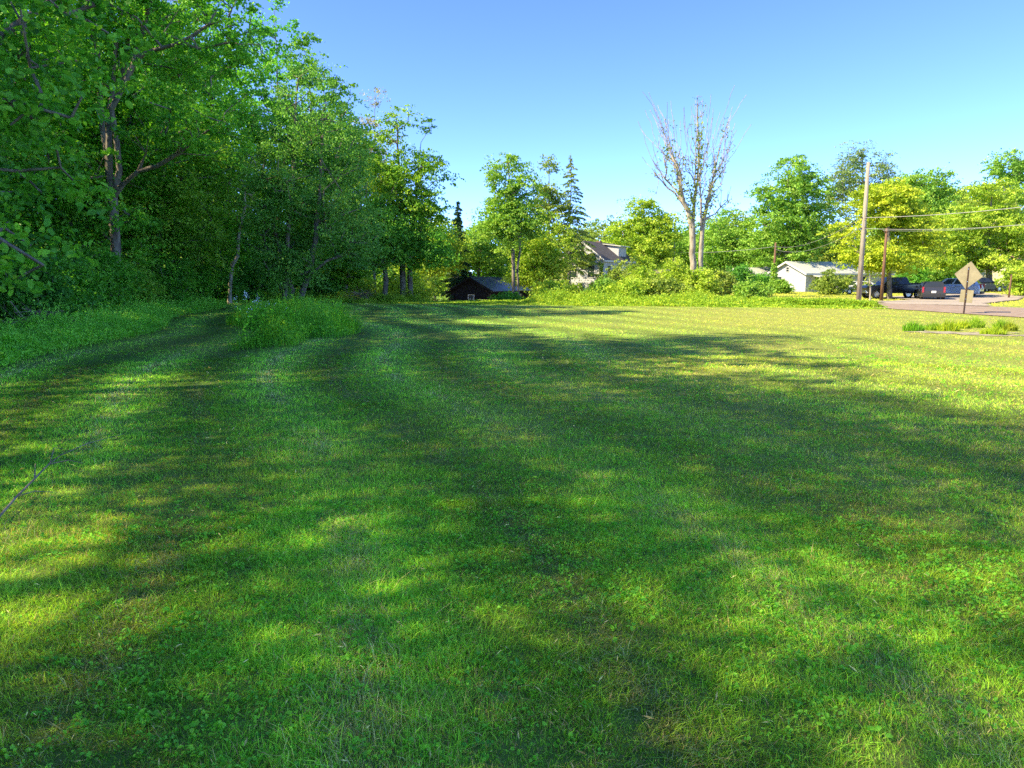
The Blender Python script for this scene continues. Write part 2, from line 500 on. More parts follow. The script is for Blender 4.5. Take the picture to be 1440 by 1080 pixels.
def make_conifer(name, loc, seed, H, Rb, n_whorl, pal, sparse=0., droop=.25, label='', cat='tree', group=None, z0=.8, size=.3, per=46, trunk_r=.16, lean=(0, 0), nbr=None):
    rng = np.random.default_rng(seed)
    root = empty(name, loc, 0, label, cat, group)
    mb = MB()
    ax = lambda z: Vector((lean[0] * z / H + .05 * math.sin(z), lean[1] * z / H, z))
    mb.tube([ax(H * t) if t else Vector((0, 0, -.15)) for t in (0, .2, .4, .6, .8, 1)], [trunk_r * 1.2, trunk_r, trunk_r * .75, trunk_r * .5, trunk_r * .27, .012], 7)
    P, D = [], []
    for k in range(n_whorl):
        t = k / (n_whorl - 1); z = z0 + (H * .985 - z0) * t
        rr = Rb * (1 - t) ** .85 + .12
        nb = nbr or rng.integers(4, 7)
        a0 = rng.uniform(0, 6.28)
        for j in range(nb):
            if rng.uniform() < sparse: continue
            a = a0 + j * 6.283 / nb + rng.normal() * .25
            L = rr * rng.uniform(.5, 1.2)
            p0 = np.array(ax(min(H * .985, z + rng.normal() * H * .022))); d = np.array([math.cos(a), math.sin(a), 0])
            p1 = p0 + d * L * .55 + np.array([0, 0, -droop * L * .35 + .1 * L])
            p2 = p0 + d * L + np.array([0, 0, -droop * L])
            mb.tube([p0, p1, p2], [.012 + .012 * L, .01 + .006 * L, .006], 4, False)
            m = int(per * L)
            s = rng.uniform(.08, 1, m) ** .8
            q = p0 * ((1 - s) ** 2)[:, None] + (2 * s * (1 - s))[:, None] * p1 + (s ** 2)[:, None] * p2
            side = np.array([-d[1], d[0], 0])
            w = rng.normal(size=m) * .22 * L * (1.1 - s)
            q = q + side * w[:, None] + np.array([0, 0, 1]) * (-abs(w) * .25 - abs(rng.normal(size=m)) * .06)[:, None]
            P.append(q); D.append(np.tile(d, (m, 1)) + side * np.sign(w)[:, None] * .8)
    mb.build('trunk', M['bark'], root, True)
    P = np.vstack(P); D = np.vstack(D)
    V, Fc, kk = leaf_cards(P, size, rng, 1.0, .3, False, .3, unit(D) * 1.8)
    C = hue_mix(PAL[pal], np.clip(rng.normal(.5, .25, len(P)), 0, 1)) * rng.uniform(.75, 1.25, len(P))[:, None]
    np_mesh('crown', V, Fc, M['needle'], np.repeat(C, kk, 0), root)
    return root

def make_shrub(name, loc, seed, w, h, pal, label, cat='shrub', group=None, d=None, size=.14, ncl=60, per=70, spread=.45, bark='twig', up=.6, gap=0., stems=5, clear=.15):
    rng = np.random.default_rng(seed)
    tr = []
    for k in range(stems):
        a = rng.uniform(0, 6.28); q = rng.uniform(.15, .55)
        tr.append([(math.cos(a) * .08, math.sin(a) * .08, -.1), (math.cos(a) * w * q * .5, math.sin(a) * w * q * .4, h * .45), (math.cos(a) * w * q, math.sin(a) * w * q * .8, h * rng.uniform(.7, .95))])
    lobes = [((0, 0, h * .5), (w * .75, (d or w) * .75, h * .48))]
    for k in range(5):
        lobes.append(((rng.normal() * w * .35, rng.normal() * (d or w) * .35, h * rng.uniform(.35, .7)), (w * rng.uniform(.35, .6), (d or w) * rng.uniform(.35, .6), h * rng.uniform(.22, .36))))
    return make_tree(name, loc, seed, tr, lobes, (), ncl, per, spread, size, pal, .03 + .008 * h, clear, bark, label, cat, group, .6, gap, False, .7, up,
                     .4, ('stem', 'foliage'), .006, sides=5, leafmat='leaf_wood' if loc[0] < -8 and group == 'bushes under the wood' else 'leaf')

# ------------------------------------------------------------------ the ground, road and drive
def axis(lo, hi, a, b, fine):
    m = np.arange(a, b + 1e-6, fine)
    g = []; s = fine; x = a
    while x > lo: s *= 1.25; x -= s; g.append(x)
    l = np.array(g[::-1]); g = []; s = fine; x = m[-1]
    while x < hi: s *= 1.25; x += s; g.append(x)
    return np.concatenate([l, m, np.array(g)])

ROAD = np.array([(30, 2), (28.2, 14), (27, 22), (26.4, 31), (25.7, 41), (23.4, 49), (19.3, 57), (13, 66), (3, 76), (-12, 90)], float)

def ribbon_side(pl, w):
    t = np.gradient(pl, axis=0); t = unit(t)
    n = np.stack([t[:, 1], -t[:, 0]], 1)
    return pl - n * w, pl + n * w

def dense(pl, step=1.5):
    out = [pl[0]]
    for a, b in zip(pl, pl[1:]):
        n = max(1, int(np.linalg.norm(b - a) / step))
        out += [a + (b - a) * k / n for k in range(1, n + 1)]
    out = np.array(out)
    for _ in range(6):
        out[1:-1] = (out[:-2] + 2 * out[1:-1] + out[2:]) / 4
    return out

RD = dense(ROAD)
def road_dist(x, y):
    d = np.full(np.shape(x), 1e9)
    for p in RD[::2]:
        d = np.minimum(d, np.hypot(x - p[0], y - p[1]))
    return d

def in_poly(x, y, poly):
    c = np.zeros(np.shape(x), bool); n = len(poly)
    for i in range(n):
        x0, y0 = poly[i]; x1, y1 = poly[(i + 1) % n]
        hit = ((y0 > y) != (y1 > y)) & (x < (x1 - x0) * (y - y0) / (y1 - y0 + 1e-12) + x0)
        c ^= hit
    return c

DRIVE = [(24.5, 47), (27.5, 53), (31.5, 55.6), (32.6, 60), (34, 66), (39, 70), (46, 69), (45, 62), (38.5, 54.5), (32.5, 48.5), (29.3, 43.5)]

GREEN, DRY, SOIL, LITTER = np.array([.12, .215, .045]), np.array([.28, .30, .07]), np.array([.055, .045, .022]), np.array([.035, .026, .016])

def dryness(x, y):        # sparse, drier turf: the open right side of the lawn and worn patches
    base = sstep(-7, 13, x) * .85
    patch = sstep(.50, .72, fbm(x * .35 + 5, y * .35, 41, 4)) * .55
    return np.clip(base * (.55 + .9 * fbm(x * .22, y * .22, 8)) + patch * .6, 0, 1)

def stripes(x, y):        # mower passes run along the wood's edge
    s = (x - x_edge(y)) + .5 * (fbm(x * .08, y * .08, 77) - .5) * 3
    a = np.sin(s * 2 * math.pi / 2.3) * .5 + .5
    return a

def build_ground():
    xs, ys = axis(-420, 420, -46, 62, .9), axis(-60, 700, -12, 100, .9)
    X, Y = np.meshgrid(xs, ys)
    Z = gz(X, Y)
    n, m = X.shape
    V = np.stack([X, Y, Z], -1).reshape(-1, 3)
    i = np.arange(n * m).reshape(n, m)
    Fq = np.stack([i[:-1, :-1], i[:-1, 1:], i[1:, 1:], i[1:, :-1]], -1).reshape(-1, 4)
    x, y = V[:, 0], V[:, 1]
    dr = dryness(x, y)[:, None]
    C = GREEN * (1 - dr) + DRY * dr
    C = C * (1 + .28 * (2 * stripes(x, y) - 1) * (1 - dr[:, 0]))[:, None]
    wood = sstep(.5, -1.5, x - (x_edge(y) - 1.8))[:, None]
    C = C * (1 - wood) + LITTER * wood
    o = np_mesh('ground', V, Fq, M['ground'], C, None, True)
    tag(o, 'mown grassy ground running from the lawn to the far trees', None, None, 'structure')
build_ground()

def ribbon(name, pl, w, lift, mat, label):
    a, b = ribbon_side(pl, w)
    k = 7
    t = np.linspace(0, 1, k)[None, :, None]
    P = a[:, None] * (1 - t) + b[:, None] * t
    n = len(pl)
    P[:, 0] += (vnoise(P[:, 0, 1] * 1.3, P[:, 0, 0], 3)[:, None] - .5) * .35
    P[:, -1] += (vnoise(P[:, -1, 1] * 1.3, P[:, -1, 0], 4)[:, None] - .5) * .35
    Z = gz(P[..., 0], P[..., 1]) + lift + .05 * np.sin(np.linspace(0, math.pi, k))[None]
    V = np.concatenate([P, Z[..., None]], -1).reshape(-1, 3)
    i = np.arange(n * k).reshape(n, k)
    Fq = np.stack([i[:-1, :-1], i[:-1, 1:], i[1:, 1:], i[1:, :-1]], -1).reshape(-1, 4)
    tag(np_mesh(name, V, Fq, mat, None, None, True), label, None, None, 'structure')
ribbon('road', RD, 4.3, .03, M['road'], 'worn pinkish tan asphalt road passing the lawn')

def poly_patch(name, poly, lift, mat, label, step=.6):
    p = np.array(poly); x0, y0 = p.min(0); x1, y1 = p.max(0)
    xs, ys = np.arange(x0, x1 + step, step), np.arange(y0, y1 + step, step)
    X, Y = np.meshgrid(xs, ys); n, m = X.shape
    cx, cy = (X[:-1, :-1] + step / 2), (Y[:-1, :-1] + step / 2)
    keep = in_poly(cx + (fbm(cx, cy, 9) - .5) * .8, cy + (fbm(cx, cy, 19) - .5) * .8, poly).ravel()
    i = np.arange(n * m).reshape(n, m)
    Fq = np.stack([i[:-1, :-1], i[:-1, 1:], i[1:, 1:], i[1:, :-1]], -1).reshape(-1, 4)[keep]
    V = np.stack([X, Y, gz(X, Y) + lift], -1).reshape(-1, 3)
    used = np.unique(Fq); mp = np.zeros(len(V), int); mp[used] = np.arange(len(used))
    tag(np_mesh(name, V[used], mp[Fq], mat, None, None, True), label, None, None, 'structure')
poly_patch('driveway', DRIVE, .075, M['drive'], 'pale gravel driveway with the parked cars', .3)

SLAB = [(12.3, 22.2), (13.2, 23.2), (15.0, 22.2), (18.5, 20.6), (18.3, 19.2), (15.2, 20.4), (13.4, 21.4)]

# ------------------------------------------------------------------ lawn grass
ISLAND = [(-6.5, 16.0), (-6.6, 18.5), (-7.5, 21.5), (-10.5, 26), (-13.2, 36), (-13.4, 40), (-11.5, 41.5), (-9.5, 36), (-6.6, 25.5), (-4.7, 22.2), (-4.9, 19.8), (-5.6, 19.6), (-5.3, 17.4)]

def lawn_mask(x, y):
    ok = (x > x_edge(y) - .2 + .5 * (vnoise(x * 2, y * 2, 50) - .5)) & (road_dist(x, y) > 4.25 + .4 * (vnoise(x * 3, y * 3, 51) - .5))
    ok &= ~in_poly(x, y, ISLAND) & ~in_poly(x, y, DRIVE)
    ok &= ~(in_poly(x, y, SLAB) & (vnoise(x * 2, y * 2, 90) < .6))
    return ok

def polar(n, d0, d1, p, rng, half=R(49)):
    """points with density falling as 1/d^p"""
    u = rng.uniform(size=n)
    if p == 2: d = d0 * (d1 / d0) ** u
    else: d = (d0 ** (2 - p) + u * (d1 ** (2 - p) - d0 ** (2 - p))) ** (1 / (2 - p))
    a = rng.uniform(-half, half, n)
    return d * np.sin(a), d * np.cos(a), d

def grass_colour(x, y, rng, n):
    dr = np.clip(dryness(x, y) + rng.normal(0, .14, n), 0, 1)
    tuft = fbm(x * 1.6, y * 1.6, 21, 3)
    c = hue_mix([(.018, .058, .013), (.034, .098, .015), (.058, .138, .018), (.092, .172, .022)], np.clip(.08 + .95 * tuft + rng.normal(0, .20, n), 0, 1))
    d = hue_mix([(.042, .074, .014), (.086, .112, .022), (.128, .135, .043)], np.clip(rng.normal(.45, .22, n), 0, 1))
    c = c * (1 - dr[:, None]) + d * dr[:, None]
    straw = rng.uniform(size=n) < (.035 + .10 * dr + .16 * sstep(.55, .75, fbm(x * .9, y * .9, 61, 3)))
    s_ = (x - x_edge(y)) + .5 * (fbm(x * .08, y * .08, 77) - .5) * 3
    row = np.exp(-((np.abs(((s_ / 1.15) % 1) - .5) / .13) ** 2)) * sstep(.42, .62, fbm(x * .7, y * .7, 88, 3))   # rows of dry clippings left by the mower
    rw = rng.uniform(size=n) < .75 * row * (1 - dr)
    c[rw] = hue_mix([(.050, .068, .048), (.092, .105, .078)], rng.uniform(size=rw.sum()))
    c[straw] = hue_mix([(.065, .052, .034), (.14, .122, .085)], rng.uniform(size=straw.sum()))
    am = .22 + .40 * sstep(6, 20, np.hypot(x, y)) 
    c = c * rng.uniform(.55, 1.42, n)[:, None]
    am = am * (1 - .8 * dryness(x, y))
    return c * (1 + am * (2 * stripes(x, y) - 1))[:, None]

def blades(x, y, h, w, rng, near, col3, lean_amt=.45, z=None):
    n = len(x)
    z = gz(x, y) - .006 if z is None else z
    a = rng.uniform(0, 6.283, n)
    wd = np.stack([np.cos(a), np.sin(a), np.zeros(n)], 1) * (w * .5)[:, None]
    st = (stripes(x, y) - .5) * (1 - dryness(x, y)) * 1.25
    la = rng.uniform(0, 6.283, n)
    lean = np.stack([np.cos(la), np.sin(la), np.zeros(n)], 1) * (np.abs(rng.normal(0, lean_amt, n)) * h)[:, None]
    lean[:, 1] += st * .9 * h; lean[:, 0] -= st * .25 * h
    B = np.stack([x, y, z], 1)
    up = np.stack([np.zeros(n), np.zeros(n), h], 1)
    if near:
        mid = B + up * .6 + lean * .32
        V = np.stack([B - wd, B + wd, mid + wd * .8, mid - wd * .8, B + up + lean], 1)
        f = np.array([[0, 1, 2], [0, 2, 3], [3, 2, 4]]); k = 5
        shade = np.array([.75, .75, 1, 1, 1.08])
    else:
        V = np.stack([B - wd, B + wd, B + up + lean], 1)
        f = np.array([[0, 1, 2]]); k = 3
        shade = np.array([.85, .85, 1.05])
    Fc = (np.arange(n)[:, None, None] * k + f).reshape(-1, 3)
    C = (col3[:, None, :] * shade[None, :, None] ** .0).reshape(-1, 3)
    return V.reshape(-1, 3), Fc, C

def merge(parts):
    V, Fs, C, o = [], [], [], 0
    for v, f, c in parts:
        V.append(v); Fs.append(f + o); C.append(c); o += len(v)
    return np.vstack(V), np.vstack(Fs), np.vstack(C)

def build_lawn():
    rng = np.random.default_rng(11)
    out = []
    for (n, d0, d1, p, near) in ((320000, .9, 5.2, .35, True), (400000, 5.0, 16, 2, True), (360000, 15.5, 62, 2, False)):
        x, y, d = polar(n, d0, d1, p, rng)
        k = lawn_mask(x, y) & (fbm(x * 5, y * 5, 31, 3) > .17)
        x, y, d = x[k], y[k], d[k]; m = len(x)
        clump = .35 + 1.3 * fbm(x * 4.5, y * 4.5, 15, 3)
        h = np.clip(rng.normal(.032, .012, m), .010, .1) * clump * (1 - .3 * dryness(x, y))
        tall = rng.uniform(size=m) < .010
        h[tall] *= 1.9
        w = .0038 * np.maximum(1, d / 5.5) ** 1.0 * rng.uniform(.6, 1.3, m)
        out.append(blades(x, y, h, w, rng, near, grass_colour(x, y, rng, m), 1.25))
    V, Fc, C = merge(out)
    tag(np_mesh('lawn_grass', V, Fc, M['grass'], C), 'short mown grass covering the wide lawn', 'grass', None, 'stuff')
    # broad-leaved lawn weeds: clover and plantain rosettes
    rng = np.random.default_rng(12)
    out = []
    for (n, d0, d1, p) in ((16000, .9, 5.2, .35), (17000, 5, 20, 2)):
        x, y, d = polar(n, d0, d1, p, rng)
        k = lawn_mask(x, y) & (fbm(x * .8, y * .8, 71, 3) + rng.normal(0, .06, n) > .47)
        x, y, d = x[k], y[k], d[k]; m = len(x)
        per = rng.integers(4, 9, m); idx = np.repeat(np.arange(m), per)
        sz = np.clip(rng.normal(.0125, .0055, m), .006, .032) * np.clip(d / 8, 1, 1.5); sz = sz[idx]
        a = rng.uniform(0, 6.283, len(idx)); rr = sz * rng.uniform(.3, 1.6, len(idx))
        P = np.stack([x[idx] + np.cos(a) * rr, y[idx] + np.sin(a) * rr, np.zeros(len(idx))], 1)
        P[:, 2] = gz(P[:, 0], P[:, 1]) + rng.uniform(.008, .038, len(idx))
        ow = np.stack([np.cos(a), np.sin(a), np.full(len(a), .35)], 1) * 1.6
        V, Fc, kk = leaf_cards(P, sz, rng, 1.1, .62, True, 0, ow)
        c = hue_mix([(.018, .066, .014), (.032, .100, .016), (.045, .118, .018), (.070, .15, .024)], np.clip(rng.normal(.42, .2, m)[idx] + rng.normal(0, .12, len(idx)), 0, 1))
        out.append((V, Fc, np.repeat(c, kk, 0)))
    V, Fc, C = merge(out)
    tag(np_mesh('clover', V, Fc, M['grass'], C), 'clover and broad leaved weeds growing among the lawn grass', 'weeds', None, 'stuff')
    # dry clippings and fallen leaf bits lying on the turf
    rng = np.random.default_rng(13)
    x, y, d = polar(5000, 1.2, 16, 1.5, rng); k = lawn_mask(x, y); x, y, d = x[k], y[k], d[k]; m = len(x)
    h = rng.uniform(.02, .06, m); a = rng.uniform(0, 6.283, m)
    P = np.stack([x, y, gz(x, y) + rng.uniform(.02, .05, m)], 1)
    V, Fc, kk = leaf_cards(P, h * np.maximum(.7, d / 8), rng, 2., .16, False, 0)
    c = hue_mix([(.04, .03, .02), (.10, .085, .055), (.19, .18, .14)], rng.uniform(size=m))
    tag(np_mesh('clippings', V, Fc, M['grass'], np.repeat(c, kk, 0)), 'dry straw clippings scattered over the lawn', 'clippings', None, 'stuff')
build_lawn()

def tall_grass(name, label, x, y, h, w, pal, seed, lean=.28, cat='tall grass'):
    rng = np.random.default_rng(seed); n = len(x)
    c = hue_mix(PAL[pal] if isinstance(pal, str) else pal, np.clip(fbm(x * .8, y * .8, seed, 3) + rng.normal(0, .18, n), 0, 1))
    V, Fc, C = blades(x, y, h, w, rng, True, c, lean)
    return V, Fc, C

def weeds(x, y, h, seed, pal, size, per=10):
    """leafy stems: leaves strewn up the height of every stem"""
    rng = np.random.default_rng(seed); n = len(x)
    idx = np.repeat(np.arange(n), per); t = rng.uniform(.15, 1, len(idx)) ** .7
    P = np.stack([x[idx], y[idx], np.zeros(len(idx))], 1)
    P[:, :2] += rng.normal(size=(len(idx), 2)) * (.05 + .06 * h[idx])[:, None]
    P[:, 2] = gz(P[:, 0], P[:, 1]) + t * h[idx]
    V, Fc, k = leaf_cards(P, size, rng, .7, .5)
    c = hue_mix(PAL[pal] if isinstance(pal, str) else pal, np.clip(rng.normal(.5, .2, n)[idx] + rng.normal(0, .15, len(idx)), 0, 1))
    return V, Fc, np.repeat(c, k, 0)

def poly_dist(x, y, poly):
    d = np.full(x.shape, 1e9)
    for i in range(len(poly)):
        a, b = np.array(poly[i]), np.array(poly[(i + 1) % len(poly)]); e = b - a
        t = np.clip(((x - a[0]) * e[0] + (y - a[1]) * e[1]) / (e @ e), 0, 1)
        d = np.minimum(d, np.hypot(x - a[0] - t * e[0], y - a[1] - t * e[1]))
    return d

def scatter_poly(poly, n, rng):
    p = np.array(poly); lo, hi = p.min(0), p.max(0)
    x = rng.uniform(lo[0], hi[0], n); y = rng.uniform(lo[1], hi[1], n)
    k = in_poly(x, y, poly); return x[k], y[k]

def build_weeds():
    rng = np.random.default_rng(21)
    # strip of weeds along the wood
    n = 52000
    y = 3 + 52 * rng.uniform(size=n) ** 1.5; s = rng.uniform(0, 1, n) ** .8
    x = x_edge(y) - .1 - s * 3.4
    hh = (.34 + .46 * sstep(0, .55, s)) * (.10 + 1.25 * fbm(x * .8, y * .8, 33, 4))
    h = hh * rng.uniform(.6, 1.15, n)
    h[rng.uniform(size=n) < .05] *= 1.5
    g = rng.uniform(size=n) < .62
    p1 = tall_grass('', '', x[g], y[g], h[g], .008 + .0005 * y[g], [(.022, .068, .018), (.040, .106, .024), (.065, .14, .036), (.10, .15, .06)], 5, .6)
    q = ~g & (rng.uniform(size=n) < .62)
    p2 = weeds(x[q], y[q], h[q] * .95, 6, [(.020, .068, .017), (.042, .115, .022), (.07, .16, .03)], .085, 11)
    V, Fc, C = merge([p1, p2])
    tag(np_mesh('undergrowth', V, Fc, M['grass'], C), 'unmown weeds and grass along the edge of the wood', 'undergrowth', None, 'stuff')
    # tall grass beyond the far edge of the lawn
    n = 60000
    x = rng.uniform(-24, 21.3, n); s = rng.uniform(0, 1, n)
    y = y_far(x) + .4 * np.sin(x * .9) + s * 11
    k = (road_dist(x, y) > 4.5)
    x, y, s = x[k], y[k], s[k]; n = len(x)
    h = (.12 + .50 * sstep(0, .4, s)) * np.clip(3.4 * fbm(x * .55, y * .55, 43, 4) - .95, .12, 2.0) * rng.uniform(.5, 1.15, n)
    h *= 1 - .45 * sstep(8, 17, x)
    h *= 1 - .86 * sstep(-8.5, -6, x) * (1 - sstep(.5, 3.0, x))
    g = rng.uniform(size=n) < .62
    p1 = tall_grass('', '', x[g], y[g], h[g], np.full(g.sum(), .045), [(.022, .052, .009), (.045, .080, .012), (.088, .112, .026)], 7, .4)
    q = ~g & (rng.uniform(size=n) < .55)
    p2 = weeds(x[q], y[q], h[q] * 1.15, 8, [(.020, .050, .009), (.045, .082, .012), (.085, .115, .02)], .13, 9)
    V, Fc, C = merge([p1, p2])
    tag(np_mesh('meadow', V, Fc, M['grass'], C), 'rough yellow green meadow beyond the far edge of the lawn', 'meadow', None, 'stuff')
    # grass left tall in the island bed
    x, y = scatter_poly(ISLAND, 60000, rng); n = len(x)
    h = (.22 + 1.0 * fbm(x * 1.5, y * 1.5, 53, 3)) * rng.uniform(.65, 1.15, n) * np.where(y > 27, .75, 1.22) * np.clip(poly_dist(x, y, ISLAND) / .4, .5, 1)
    g = rng.uniform(size=n) < .72
    h[rng.uniform(size=n) < .06] *= 1.35
    p1 = tall_grass('', '', x[g], y[g], h[g], np.full(g.sum(), .013), [(.010, .040, .008), (.024, .080, .011), (.052, .128, .016)], 9, .33)
    q = ~g & (rng.uniform(size=n) < .5)
    p2 = weeds(x[q], y[q], h[q] * .95, 10, [(.011, .042, .009), (.026, .082, .012), (.062, .135, .017)], .085, 9)
    V, Fc, C = merge([p1, p2])
    tag(np_mesh('tall_grass', V, Fc, M['grass'], C), 'tall uncut grass in the island bed on the lawn', 'tall grass', None, 'stuff')
    # the far lawns: shorter turf round the road and drive
    n = 26000
    x = rng.uniform(14, 62, n); y = rng.uniform(44, 92, n)
    k = (road_dist(x, y) > 4.5) & ~in_poly(x, y, DRIVE); x, y = x[k], y[k]; n = len(x)
    h = rng.uniform(.05, .12, n)
    V, Fc, C = blades(x, y, h, np.full(n, .05), rng, False, hue_mix([(.06, .085, .016), (.105, .125, .022), (.16, .165, .05)], np.clip(fbm(x * .3, y * .3, 4) + rng.normal(0, .15, n), 0, 1)))
    tag(np_mesh('verge_grass', V, Fc, M['grass'], C), 'dry short grass on the verges beyond the road', 'grass', None, 'stuff')
build_weeds()

# forest-floor litter of twigs and saplings behind the weed strip
def build_brush():
    rng = np.random.default_rng(23)
    mb = MB()
    for k in range(620):
        y = 6 + 44 * rng.uniform() ** 1.3; x = float(x_edge(y)) - 3.0 - 3.5 * rng.uniform()
        z = float(gz(x, y)); L = rng.uniform(.5, 1.7); a = rng.uniform(0, 6.28); e = rng.uniform(.1, 1.3)
        d = np.array([math.cos(a) * math.cos(e), math.sin(a) * math.cos(e), math.sin(e)])
        p = np.array([x, y, z + rng.uniform(0, .35)])
        r = rng.uniform(.006, .016)
        mb.tube([p, p + d * L * .5 + rng.normal(size=3) * .06, p + d * L + rng.normal(size=3) * .1], [r, r * .8, r * .3], 4, False)
    tag(mb.build('twig_litter', M['twig']), 'tangle of dead twigs on the forest floor', 'twigs', None, 'stuff')
build_brush()

def brush_pile(u, Y, seed, w, h, n, label, group=None):
    rng = np.random.default_rng(seed)
    x = xat(u, Y); root = empty('brush_pile', (x, Y, float(gz(x, Y))), 0, label, 'brush pile', group)
    for name, cnt, rr in (('stick', n, (.006, .016)), ('branch', n // 8, (.018, .035))):
        mb = MB()
        for k in range(cnt):
            a = rng.uniform(0, 6.28); L = rng.uniform(.5, 1.6); q = rng.normal(size=2) * w * .4
            z = max(.02, h * math.exp(-(q @ q) / (w * w * .5)) * rng.uniform(0, 1)); e = rng.normal() * .45
            d = np.array([math.cos(a) * math.cos(e), math.sin(a) * math.cos(e) * .7, math.sin(e)])
            p = np.array([q[0], q[1], z]); r = rng.uniform(*rr)
            mb.tube([p - d * L * .5, p + rng.normal(size=3) * .05, p + d * L * .5], [r, r, r * .4], 5, False)
        mb.build(name, M['twig'], root)
brush_pile(45, 20, 3, 1.3, .8, 150, 'grey brush pile of dead sticks under the near maple')
brush_pile(110, 25.5, 4, 1.1, .6, 110, 'smaller dark brush pile at the foot of the forked tree')
brush_pile(508, 54, 5, 2.4, 1.0, 120, 'brownish brush pile beyond the lawn beside the twin trunked tree')

# ------------------------------------------------------------------ trees of the wood on the left
WOOD_GROUP = 'leafy trees of the wood'

def near_maple():
    Y = 9.0; bx = -10.2; base = np.array([bx, Y, float(gz(bx, Y))])
    q = lambda u, v, dy=0: pt(u, v, Y + dy) - base
    tr = [[(0, 0, -.15), (.1, .1, 3), (.25, .2, 7), (.5, 0, 13.5)]]
    limbs = [[(.05, .05, 2.2), q(-60, 300, -.3), q(-10, 330, -.8), q(60, 372, -1)],
             [(.1, .1, 3.0), q(-80, 180), q(10, 140, -.3), q(100, 165, -.5)],
             [(.15, .1, 4.5), q(-60, 90, .2), q(30, 30, .4), q(100, -20, .6)],
             [(.1, .1, 2.5), q(-60, 230, .4), q(20, 240, .6), q(85, 235, .6)]]
    lobes = [(q(15, 110, -.4), (.75, .7, .5)), (q(-10, 150, -.2), (.9, .8, .35)), (q(60, 165, -.5), (.62, .6, .18)), (q(105, 148, -.6), (.3, .3, .12)),
             (q(20, 352, -1.0), (.62, .5, .26)), (q(58, 372, -1.0), (.42, .35, .16)), (q(-20, 330, -.7), (.5, .5, .25)), (q(-20, 385, -1), (.4, .3, .12)),
             (q(50, 35, .4), (1.0, .8, .5)), (q(0, 40, .2), (1.2, 1., .55)), (q(-110, 100, .5), (1.6, 1.6, 1.4)),
             (q(20, 245, .7), (.9, .6, .4)), (q(70, 265, .8), (.35, .4, .15)), (np.array([.0, 0, 8.5]), (3.6, 3.6, 2.2)), (np.array([.2, .5, 11.8]), (3.4, 3.4, 2.4))]
    make_tree('maple_tree', base, 31, tr, lobes, limbs, 330, 78, .42, .10, 'maple', .2, 1.6, 'bark',
              'broad leaved maple leaning in from the near edge of the wood', 'tree', None, .4, 0., True, .5, .9, .5, volexp=.66, leafmat='leaf_wood')
near_maple()

def forked_tree():
    Y = 31
    tree_px('forked_tree', 158, Y, [(110, 60, 95, 60), (230, 60, 95, 55, -1), (330, 60, 70, 40, -1.5), (170, -60, 150, 90), (250, 150, 80, 38, -1.5), (310, 200, 62, 28, -2), (240, 190, 60, 25, -2),
                                    (95, 170, 50, 40, -1), (330, 140, 50, 30, -1), (120, 230, 50, 30, -1), (200, 300, 40, 22, -1.5)],
            [[(158, 425), (163, 350), (160, 310), (158, 275), (153, 225), (152, 160), (160, 90), (170, 20), (176, -60), (180, -130)]],
            [[(158, 275), (168, 240), (164, 200), (160, 155, -.2), (180, 125, -.4), (195, 95, -.4), (205, 55, -.4), (218, 5, -.4), (225, -60)],
             [(196, 96), (215, 82, -.7), (245, 78, -1), (290, 68, -1.4), (345, 48, -1.8)],
             [(160, 272), (185, 258, -.5), (210, 245, -.9), (240, 240, -1.2), (275, 225, -1.6), (310, 205, -2), (345, 185, -2.3)],
             [(215, 243, -.9), (228, 222, -1.3), (236, 195, -1.6), (240, 165)],
             [(153, 225), (138, 180, .3), (132, 120, .4), (128, 60, .4), (110, 0, .4)],
             [(152, 160), (160, 110, .5), (172, 40, .5), (180, -30, .3)]],
            seed=41, ncl=430, per=105, spread=.62, size=.15, pal='maple', trunk_r=.20, clear=3.2, step=.7, gap=.34, flat=.45, bark='bark',
            label='forked tree with bare grey limbs at the front of the wood', expo=.42, leafmat='leaf_wood')
forked_tree()

# front row, back rows and the small trees that close the wood
def wood_tree(name, x, y, H, Rr, seed, pal, label, group=None, low=.12, size=.2, ncl=230, per=120, trunk_r=.2, gap=.28, spread=.85, lean=(0, 0), bark='bark'):
    base = (x, y, float(gz(x, y)))
    rng = np.random.default_rng(seed)
    tr = [[(0, 0, -.15), (lean[0] * .2 + rng.normal() * .15, lean[1] * .2, H * .3), (lean[0] * .6 + rng.normal() * .2, lean[1] * .6, H * .62), (lean[0], lean[1], H * .95)]]
    lobes = []
    for k in range(9):
        t = (k + .5) / 9; z = H * (low + (1 - low) * t)
        rr = Rr * (math.sin(math.pi * min(1, .22 + .74 * t)) ** .7)
        a = rng.uniform(0, 6.28); o = rr * .38
        lobes.append((np.array([lean[0] * t + math.cos(a) * o, lean[1] * t + math.sin(a) * o, z]), (rr * .8, rr * .8, H * .11)))
    return make_tree(name, base, seed, tr, lobes, (), ncl, per, spread, size, pal, trunk_r, H * low * .8, bark, label, 'tree', group, .6, gap, False, .5, .85, .9,
                     leafmat='leaf_wood' if x < -8 and y < 75 else 'leaf')

